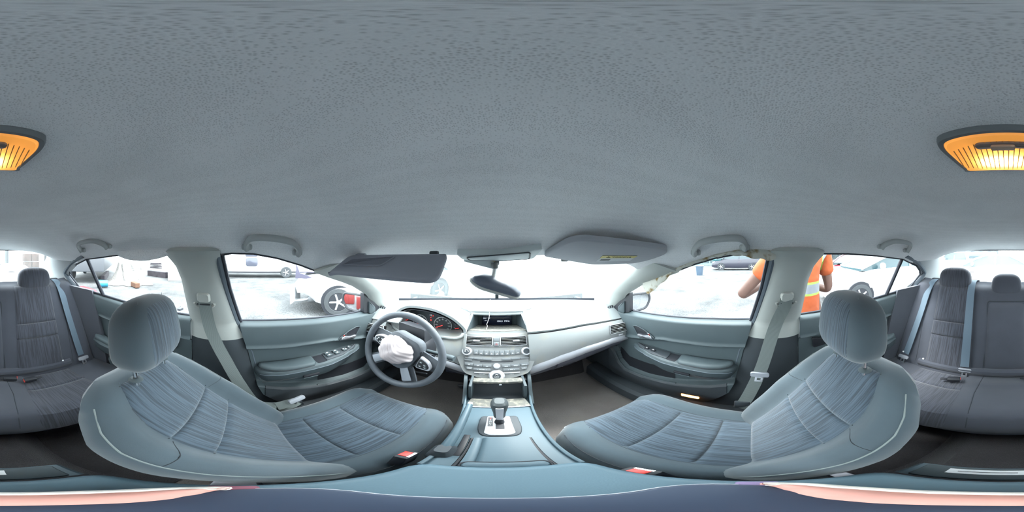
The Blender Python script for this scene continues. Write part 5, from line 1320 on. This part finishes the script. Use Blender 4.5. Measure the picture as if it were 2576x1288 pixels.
# wrecked white saloon, crushed tail towards us
def crush(p):
    k = sst(-1.5, -2.35, p.x)
    if k <= 0: return p
    n = sin(7 * p.y + 3 * p.z) * .5 + sin(13 * p.z + 9 * p.x) * .35 + sin(21 * p.y) * .2
    low = sst(.75, .45, p.z)
    return V((p.x + .14 * k * n + .12 * k * low, p.y * (1 - .05 * k * n), p.z + .09 * k * n - .06 * k + (.16 * k * low if p.z < .5 else 0)))
h = V((.45, .89, 0)).normalized(); rc = V((-4.15, 1.55, 0)); cc = rc + h * 2.35
MW = place(cc.x, cc.y, h.x, h.y)
wr = car('wrecked_car', 'white wrecked car with a crushed tail outside the driver window', MW, PAINTW, crush=crush, extra=False)
part('silencer', MB().cyl(MW @ V((-2.05, -.62, .36)), MW @ V((-1.50, -.55, .36)), .105, None, 20), mat('silencer_steel', (.20, .21, .22), .45, metal=.4), wr, 'grey exhaust silencer hanging under the tail')
part('tail_pipe', MB().tube([MW @ V(p) for p in ((-2.0, -.62, .36), (-2.2, -.66, .32), (-2.35, -.64, .30))], .035, 10), ALLOY, wr)
part('torn_bumper', MB().slab(lambda u, v: MW @ V((-2.42 + .10 * sin(3 * u) + .03 * sin(17 * u), lerp(-.95, .75, u), lerp(.30, .62, v) + .05 * sin(9 * u) - .06 * u)), 24, 6, .02), PAINTW, wr, 'torn rear bumper skin')
part('boot_hole', MB().slab(lambda u, v: MW @ V((lerp(-2.30, -1.55, u), lerp(-.70, .70, v), .93 + .03 * sin(5 * v + 3 * u) + .04 * (1 - u))), 12, 10, .02), mat('boot_dark', (.07, .065, .10), .7), wr, 'dark open boot')
part('spoiler_corner', MB().prism([(0, 0), (.45, 0), (.1, .12), (.02, .34)], .02, MW @ T(-2.32, -.80, .86) @ RX(90)), MATS['boot_dark'], wr, 'torn dark panel sticking up')
# white car by the rear right window, red car and dark van further off
car('parked_car', 'white parked car beside the rear right window', place(3.75, -4.05, .22, .975), PAINTW, L=4.4, Ht=1.50, hood=1.0, boot=1.05, cab=(.03, .80), glassmat=mat('car_window_sky', (.03, .06, .07), .08))
car('parked_car', 'red parked car behind the orange vested person', place(8.6, -6.6, -.5, .87), mat('red_paint', (.12, .012, .022), .3, coat=.5), Ht=1.45)
car('minivan', 'dark purple minivan with a teal bonnet across the yard', place(16.4, 1.5, -.1, 1), mat('dark_van_paint', (.03, .03, .045), .35, coat=.4), L=4.9, Ht=1.75, hood=1.05, boot=1.1, cab=(.02, .90), van=True, kind='van')
mv = [o for o in COL.objects if o.name.startswith('minivan')][0]
part('teal_bonnet', MB().box((1.95, 0, .98), (.85, 1.6, .16), place(16.4, 1.5, -.1, 1), b=.05), mat('teal_panel', (.008, .10, .11), .4), mv, 'teal bonnet panel')
# pickup behind
def pickup():
    c = gpt(2425, 12.5); M = place(c.x, c.y, 1, -.25)
    o = car('pickup_truck', 'white pickup truck seen through the rear windscreen', M, PAINTW, L=5.0, Wd=1.8, Ht=1.65, hood=1.05, boot=1.1, cab=(.36, .80), van=True, kind='truck')
    part('bed_cap', MB().loft([[M @ V((x, y, z)) for y, z in ((-.82, 1.0), (-.74, 1.62), (.74, 1.62), (.82, 1.0))] for x in (-2.4, -.62)]), PAINTW, o)
    part('cap_window', MB().box((-1.5, .80, 1.36), (1.3, .06, .34), M, b=.03), CGL, o)
    return o
pickup()
car('parked_car', 'white parked car low behind the rear headrest', place(gpt(2545, 7.6).x + .4, gpt(2545, 7.6).y, 1, .1), PAINTW, L=4.4, Ht=1.42)
# white box van left
vn = thing('box_van', 'white box van with a small rounded window beyond the gravel', 'van', gpt(650, 10.2))
cv = gpt(640, 11); MV = place(cv.x, cv.y, .15, 1)
part('body', MB().box((0, 0, 1.35), (6.2, 2.1, 2.0), MV, b=.12, seg=3), PAINTW, vn)
part('window_pane', MB().prism(rrect(.72, .52, .12), .04, MV @ T(-.10, -1.05, 1.0) @ RX(90), .01), mat('van_glass', (.07, .075, .10), .15), vn); part('window_pane', MB().prism(rrect(.72, .18, .06), .04, MV @ T(-.12, -1.05, 1.42) @ RX(90), .01), MATS['van_glass'], vn)
part('roof_tarp', MB().slab(lambda u, v: MV @ V((lerp(-.3, 1.3, u), lerp(-1.1, -.2, v), 1.72 + .16 * sin(pi * u) + .05 * sin(9 * u))), 14, 6, .03), mat('teal_tarp', (.02, .11, .10), .7), vn, 'teal tarpaulin draped over the van')
for k in (-2, 2): wheel(vn, MV @ T(k, -1.0, .35) @ RZ(180), .35)
part('skirt', MB().box((0, -.98, .38), (5.6, .08, .14), MV), BLK, vn)
# trailers along the left rear with timber beams
def beam(c, d, sz, label, m_, cat='beam'): return solo('timber_beam', MB().box((0, 0, sz[2] / 2), sz, T(c) @ Matrix.Rotation(atan2(d[1], d[0]), 4, 'Z'), b=.01, seg=1), m_, label, cat)
TIMB = mat('dark_timber', (.03, .025, .032), .9, var=.4, vscale=3, bump=('noise', 12, .6, .02, (1, 8, 8)))
c = gpt(235, 11.0); tr = thing('trailer', 'long pale trailer with a dark rail behind the gravel', 'trailer', c)
MTn = place(c.x, c.y, .75, .66)
part('box', MB().box((0, 0, 1.25), (6.5, 2.2, 1.3), MTn, b=.05), mat('trailer_white', (.075, .08, .09), .5), tr)
part('dark_rail', MB().box((.2, -1.13, 1.42), (6.2, .05, .09), MTn), BLK, tr)
for k in range(7): part('rail_light', MB().box((-2.4 + .85 * k, -1.165, 1.42), (.42, .03, .05), MTn), WHT, tr)
part('roof_edge', MB().box((0, -1.1, 1.88), (6.5, .08, .06), MTn), mat('rail_grey', (.2, .22, .24), .6), tr)
for k in (-1.6, 1.6): wheel(tr, MTn @ T(k, -.95, .35) @ RZ(180), .35)
c = gpt(265, 9.8); beam(c, (.75, .66), (2.9, .22, .34), 'dark weathered timber beam in front of the pale trailer', TIMB)
c = gpt(395, 10.6); beam(c, (.35, .94), (1.8, .22, .36), 'dark timber beam right of the plastic heap', TIMB)
c = gpt(392, 11.2); ck = thing('stacked_planks', 'small stack of dark planks behind the timber beam', 'planks', c)
for k in range(4): part('plank', MB().box((0, 0, .55 + .10 * k), (.9 - .06 * k, .35, .06), T(c) @ RZ(68 + 3 * k), b=.01, seg=1), TIMB, ck)
c = gpt(455, 9.6); wc = solo('white_container', MB().box((0, 0, .65), (1.6, 1.4, 1.3), T(c) @ RZ(20), b=.04), PAINTW, 'plain white container beside the left pillar', 'container')
# plastic wrapped heap on timber
c = gpt(325, 8.2)
random.seed(9); ph = [random.uniform(0, 6.28) for _ in range(8)]
def heap(u, v):
    a = 2 * pi * u; r = pl(v, [(0, 1.12), (.15, .85), (.5, .58), (.8, .48), (.93, .34), (1, .02)]) * (1 + .10 * sin(3 * a + ph[0]) + .07 * sin(7 * a + ph[1] + 6 * v) + .05 * sin(13 * a + 9 * v))
    return c + V((r * cos(a), r * sin(a), 1.22 * v * (1 + .05 * sin(5 * a + 7 * v)) + .02))
hp_ = thing('wrapped_heap', 'tall heap wrapped in crumpled white plastic on timber', 'heap', c)
part('plastic_wrap', MB().grid(heap, 70, 40, cu=True), mat('white_plastic_film', (.13, .125, .12), .35, bump=('noise', 14, .8, .03)), hp_, ang=80)
cd = gpt(340, 6.95); part('timber_foot', MB().box((0, 0, .13), (.55, .2, .2), T(cd) @ RZ(60), b=.015, seg=1), mat('pale_timber', (.10, .05, .03), .9), hp_, 'timber block under the heap')
c = gpt(220, 5.9); solo('red_ramp', MB().loft([[T(c) @ RZ(-30) @ V((x, y, z)) for y, z in ((-.30, 0), (.30, 0), (.30, .05 + .16 * k), (-.30, .05 + .16 * k))] for x, k in ((-.35, 0), (.1, 1), (.35, 1))]), mat('red_ramp_plastic', (.12, .015, .022), .5), 'red wedge shaped ramp on the gravel by the rear left window', 'ramp')
c = gpt(258, 6.9); bt_ = thing('blue_bucket', 'cyan bucket lying on its side next to the red ramp', 'bucket', c)
part('pail', MB().lathe([(.14, -.22), (.165, .2), (.175, .2), (.175, .23), (.15, .23), (.14, .18)], T(c + V((0, 0, .18))) @ RZ(-40) @ RY(90), 22), mat('cyan_pail', (.02, .17, .26), .4), bt_); part('pail_base', MB().lathe([(.13, 0), (.13, .01), (0, .012)], T(c + V((0, 0, .18))) @ RZ(-40) @ RY(90) @ T(0, 0, .19), 20), mat('pail_grey', (.12, .14, .17), .5), bt_)
c = gpt(455, 4.0); solo('dark_scrap', MB().prism(rpoly([(-.12, -.05), (.10, -.06), (.12, .02), (-.02, .06)], .02), .05, T(c), .015), BLK, 'small dark scrap lying on the gravel outside the rear left window', 'scrap')
c = gpt(1760, 11.6); bn = thing('blue_bin', 'pale blue rubbish bin standing alone on the gravel', 'bin', c)
part('tub', MB().loft([[T(c) @ V((p[0], p[1], z)) for p in rrect(w, w, .05)] for z, w in ((.0, .36), (.62, .46))]), mat('bin_blue', (.05, .08, .12), .5), bn); part('lid', MB().box((0, 0, .65), (.52, .52, .06), T(c), b=.02), mat('bin_lid', (.13, .18, .24), .5), bn)
# fuel cans added, hidden from direct view, for the driver mirror's red reflection
def reflection_can(c, rz, m_, label, sc=1.):
    M = T(c) @ RZ(rz) @ Matrix.Scale(sc, 4); o = thing('reflection_can', label, 'fuel can', c, 'fuel cans added for the driver mirror')
    part('can_body', MB().box((0, 0, .21), (.36, .18, .42), M, b=.04, seg=3), m_, o)
    part('can_handle', MB().tube([M @ V(p) for p in ((-.10, 0, .41), (-.08, 0, .47), (.06, 0, .47), (.08, 0, .41))], .016, 8), m_, o)
    part('can_cap', MB().cyl(M @ V((.13, 0, .40)), M @ V((.15, 0, .47)), .03, None, 12), BLK, o)
REDC = mat('fuel_can_red', (.17, .016, .014), .4)
reflection_can(V((-1.95, -1.75, GZ)), 20, REDC, 'red fuel can added for the mirror reflection, nearest the driver door', .86)
reflection_can(V((-2.5, -2.1, GZ)), -15, REDC, 'red fuel can added for the mirror reflection, behind the first', .86)
reflection_can(V((-2.05, -2.35, GZ)), 60, mat('pale_can', (.22, .24, .25), .5), 'pale grey can added for the mirror reflection, behind the red ones', .86)
# buildings and hedge far off
def building(a0, a1, r, h, label, wall, npil, m2, door=None):
    p, q = gpt(a0, r), gpt(a1, r); d = (q - p); L_ = d.length; M = frame(p, d, (0, 0, 1)); M = Matrix((d.normalized(), V((0, 0, 1)).cross(d.normalized()), V((0, 0, 1)))).transposed().to_4x4(); M.translation = p
    o = thing('building', label, 'building', (p + q) / 2)
    part('wall', MB().box((L_ / 2, .4, h / 2), (L_, .3, h), M), wall, o)
    for k in range(npil + 1): part('pilaster', MB().box((L_ * k / npil, .18, h / 2), (.16, .14, h), M), m2, o)
    part('eaves', MB().box((L_ / 2, .1, h - .06), (L_ + .3, .5, .14), M), m2, o)
    part('plinth', MB().box((L_ / 2, .2, .15), (L_, .12, .3), M), m2, o)
    return o, M, L_
WALLW = mat('pale_cladding', (.10, .105, .115), .6, bump=('wave', 3, .4, .02)); WALLP = mat('cladding_trim', (.06, .068, .08), .6)
building(2380, 2510, 17, 4.2, 'pale clad building behind the white pickup', WALLW, 6, WALLP)
b, M, L_ = building(2590, 2730, 13, 4.0, 'pale workshop wall with tall white doors behind the rear left headrest', WALLW, 4, WALLP)
part('tall_door', MB().box((1.2, .1, 1.5), (1.9, .08, 3.0), M, b=.02), PAINTW, b); part('tall_door', MB().box((L_ - 2.2, .1, 1.5), (1.7, .08, 3.0), M, b=.02), PAINTW, b)
c = gpt(2655, 10.4); bs = thing('crate_stack', 'stack of brown crates by the pale workshop wall', 'crates', c)
BRN = mat('brown_crate', (.06, .036, .03), .8, var=.3, vscale=4)
for i in range(2):
    for j in range(3): part('crate', MB().box(((i - .5) * .50 + .03 * j, 0, .26 + .5 * j), (.47, .5, .47), T(c) @ RZ(-4 + 3 * j), b=.02, seg=1), BRN, bs)
fe = building(1650, 1860, 24, 1.9, 'long pale blue fence far across the yard', mat('fence_blue', (.07, .10, .11), .8), 14, mat('fence_post', (.16, .22, .23), .8))
building(2070, 2240, 15, 2.3, 'mottled grey wall behind the red car', mat('mottled_wall', (.06, .075, .08), .9, var=.5, vscale=2.5), 8, WALLP)
building(470, 760, 22, 2.6, 'pale fence behind the white van', mat('pale_fence', (.34, .40, .40), .8), 12, WALLP)
# ================================================================ the person outside the passenger side
def skin_mesh(name, verts, edges, rad, sub=2, root=0):
    """Continuous surface grown around a skeleton of joints."""
    me = bpy.data.meshes.new(name); me.from_pydata([tuple(v) for v in verts], edges, [])
    ob = bpy.data.objects.new(name, me); COL.objects.link(ob)
    md = ob.modifiers.new('skin', 'SKIN'); md.use_smooth_shade = True
    sv = me.skin_vertices[0].data
    for i, r in enumerate(rad):
        sv[i].radius = r if isinstance(r, tuple) else (r, r)
        sv[i].use_root = (i == root)
    ob.modifiers.new('sub', 'SUBSURF').levels = sub
    dg = bpy.context.evaluated_depsgraph_get(); dg.update()
    out = bpy.data.meshes.new_from_object(ob.evaluated_get(dg))
    mb = MB(); mb.add([v.co.copy() for v in out.vertices], [tuple(p.vertices) for p in out.polygons])
    bpy.data.objects.remove(ob); bpy.data.meshes.remove(out); bpy.data.meshes.remove(me)
    return mb
PX, PY = 1.18, -.385
FW = V((.97, .24, 0)).normalized(); LF = V((-FW.y, FW.x, 0))       # he faces away from the car
def pp(f, l, z): return V((PX, PY, GZ)) + FW * f + LF * l + V((0, 0, z))
per = thing('person', 'person in an orange high visibility vest standing with the back to the car', 'person', (PX, PY, GZ))
SKIN = mat('skin', (.085, .04, .028), .55, var=.08)
vs = [pp(0, 0, .96), pp(-.01, 0, 1.12), pp(-.01, 0, 1.30), pp(-.01, 0, 1.42), pp(.01, 0, 1.50), pp(.03, 0, 1.58), pp(.04, 0, 1.66), pp(.03, 0, 1.74)]
es = [(i, i + 1) for i in range(7)]; rd = [(.15, .10), (.13, .09), (.145, .095), (.09, .075), .05, (.062, .07), (.075, .09), (.06, .075)]
def chain(pts, rads, at):
    a = at
    for p, r in zip(pts, rads):
        vs.append(p); rd.append(r); es.append((a, len(vs) - 1)); a = len(vs) - 1
    return a
for s, el, ha in ((1, pp(.10, .455, 1.07), pp(.33, .17, 1.13)), (-1, pp(.0, -.265, 1.065), pp(.28, -.12, 1.12))):
    w = chain([pp(-.01, s * .17, 1.42), el.lerp(pp(-.01, s * .19, 1.41), .5), el, el.lerp(ha, .55), ha, ha + FW * .05], [.062, .05, .042, .038, .028, (.036, .02)], 3)
    base = ha + FW * .06
    for k in range(4):
        d = V((0, 0, .022 * (1.5 - k))); ln = (.07, .08, .075, .06)[k]
        chain([base + d + FW * .02, base + d + FW * (.02 + ln * .5) - LF * s * .01, base + d + FW * (.02 + ln * .7) - LF * s * .035], [.009, .0085, .007], w)
    chain([base + V((0, 0, .03)) - LF * s * .02, base + V((0, 0, .05)) - LF * s * .03 + FW * .03], [.010, .008], w)
    leg = chain([pp(0, s * .10, .90), pp(.02, s * .11, .50), pp(.0, s * .12, .10), pp(.03, s * .12, .05), pp(.17, s * .13, .04)], [.085, .06, .045, .045, .035], 0)
body = part('body', skin_mesh('b', vs, es, rd), SKIN, per)
# shirt and vest in one: orange with silver bands edged in lime
VEST = bpy.data.materials.new('hi_vis_vest'); VEST.use_nodes = True; nt = VEST.node_tree; N = nt.nodes; L = nt.links; p_ = N['Principled BSDF']
p_.inputs['Roughness'].default_value = .8
tc = N.new('ShaderNodeTexCoord'); sp = N.new('ShaderNodeSeparateXYZ'); L.new(tc.outputs['Object'], sp.inputs[0])
def mth(op, a, b=None):
    n = N.new('ShaderNodeMath'); n.operation = op
    for i, q in enumerate((a, b)):
        if q is None: continue
        if isinstance(q, (int, float)): n.inputs[i].default_value = q
        else: L.new(q, n.inputs[i])
    return n.outputs[0]
lat = mth('ADD', mth('MULTIPLY', sp.outputs['X'], LF.x), mth('MULTIPLY', sp.outputs['Y'], LF.y))
def band(v, c, w): return mth('LESS_THAN', mth('ABSOLUTE', mth('SUBTRACT', v, c)), w)
inz = mth('GREATER_THAN', sp.outputs['Z'], 1.14); trunk = mth('LESS_THAN', mth('ABSOLUTE', lat), .178)
cz = mth('ADD', 1.135, mth('MULTIPLY', lat, -.06))
h_in = band(sp.outputs['Z'], cz, .032); h_out = band(sp.outputs['Z'], cz, .047)
vc = mth('ABSOLUTE', lat); v_in = mth('MULTIPLY', band(vc, .115, .028), inz); v_out = mth('MULTIPLY', band(vc, .115, .038), inz)
v2o = mth('MULTIPLY', band(vc, .145, .032), mth('LESS_THAN', sp.outputs['Z'], 1.11)); v2i = mth('MULTIPLY', band(vc, .145, .022), mth('LESS_THAN', sp.outputs['Z'], 1.11))
silver = mth('MULTIPLY', trunk, mth('MAXIMUM', mth('MAXIMUM', h_in, v_in), v2i)); lime = mth('MULTIPLY', trunk, mth('MAXIMUM', mth('MAXIMUM', h_out, v_out), v2o))
m1 = N.new('ShaderNodeMix'); m1.data_type = 'RGBA'; m1.inputs['A'].default_value = (.28, .048, .005, 1); m1.inputs['B'].default_value = (.20, .30, .05, 1); L.new(lime, m1.inputs['Factor'])
m2 = N.new('ShaderNodeMix'); m2.data_type = 'RGBA'; L.new(m1.outputs['Result'], m2.inputs['A']); m2.inputs['B'].default_value = (.14, .15, .17, 1); L.new(silver, m2.inputs['Factor'])
L.new(m2.outputs['Result'], p_.inputs['Base Color'])
nz = N.new('ShaderNodeTexNoise'); nz.inputs['Scale'].default_value = 9; bp = N.new('ShaderNodeBump'); bp.inputs['Strength'].default_value = .7; bp.inputs['Distance'].default_value = .03
L.new(tc.outputs['Object'], nz.inputs['Vector']); L.new(nz.outputs['Fac'], bp.inputs['Height']); L.new(bp.outputs['Normal'], p_.inputs['Normal'])
vs, es, rd = [pp(0, 0, .84), pp(0, 0, 1.0), pp(-.01, 0, 1.15), pp(-.01, 0, 1.30), pp(-.01, 0, 1.42), pp(.0, 0, 1.475)], [(i, i + 1) for i in range(5)], [(.185, .13), (.178, .125), (.175, .122), (.175, .12), (.12, .10), (.075, .07)]
for s, el in ((1, pp(.10, .455, 1.07)), (-1, pp(.0, -.265, 1.065))):
    sh = pp(-.01, s * .18, 1.41); chain([sh, el.lerp(sh, .62), el.lerp(sh, .36)], [.082, .078, .074], 4)
part('vest_shirt', skin_mesh('v', vs, es, rd), VEST, per, 'orange short sleeved vest with silver and lime bands')
vs, es, rd = [pp(0, 0, .95), pp(0, 0, .86)], [(0, 1)], [(.175, .125), (.17, .12)]
for s in (1, -1): chain([pp(0, s * .10, .78), pp(.02, s * .11, .48), pp(.0, s * .12, .12)], [.10, .078, .07], 1)
part('trousers', skin_mesh('t', vs, es, rd), mat('work_trousers', (.10, .11, .13), .9), per)
part('hair', MB().lathe([(.078, 0), (.092, .04), (.088, .08), (.06, .115), (.0, .128)], T(pp(.03, 0, 1.66)) @ Matrix.Scale(1.0, 4)), mat('dark_hair', (.02, .018, .016), .8), per)
for s in (1, -1): part('boot', MB().box((0, 0, 0), (.28, .10, .10), T(pp(.05, s * .125, .05)) @ Matrix.Rotation(atan2(FW.y, FW.x), 4, 'Z'), b=.035, seg=3), BLK, per)
ph_ = MB().box((0, 0, 0), (.012, .075, .15), T(pp(.42, .02, 1.17)) @ Matrix.Rotation(atan2(FW.y, FW.x), 4, 'Z'), b=.004)
solo('phone', ph_, BLKG, 'black phone held in front of the person in the vest', 'phone')
# ---------------------------------------------------------------- lift everything to its height above the gravel
for o in list(COL.objects):
    if o.parent is None: o.location.z += H
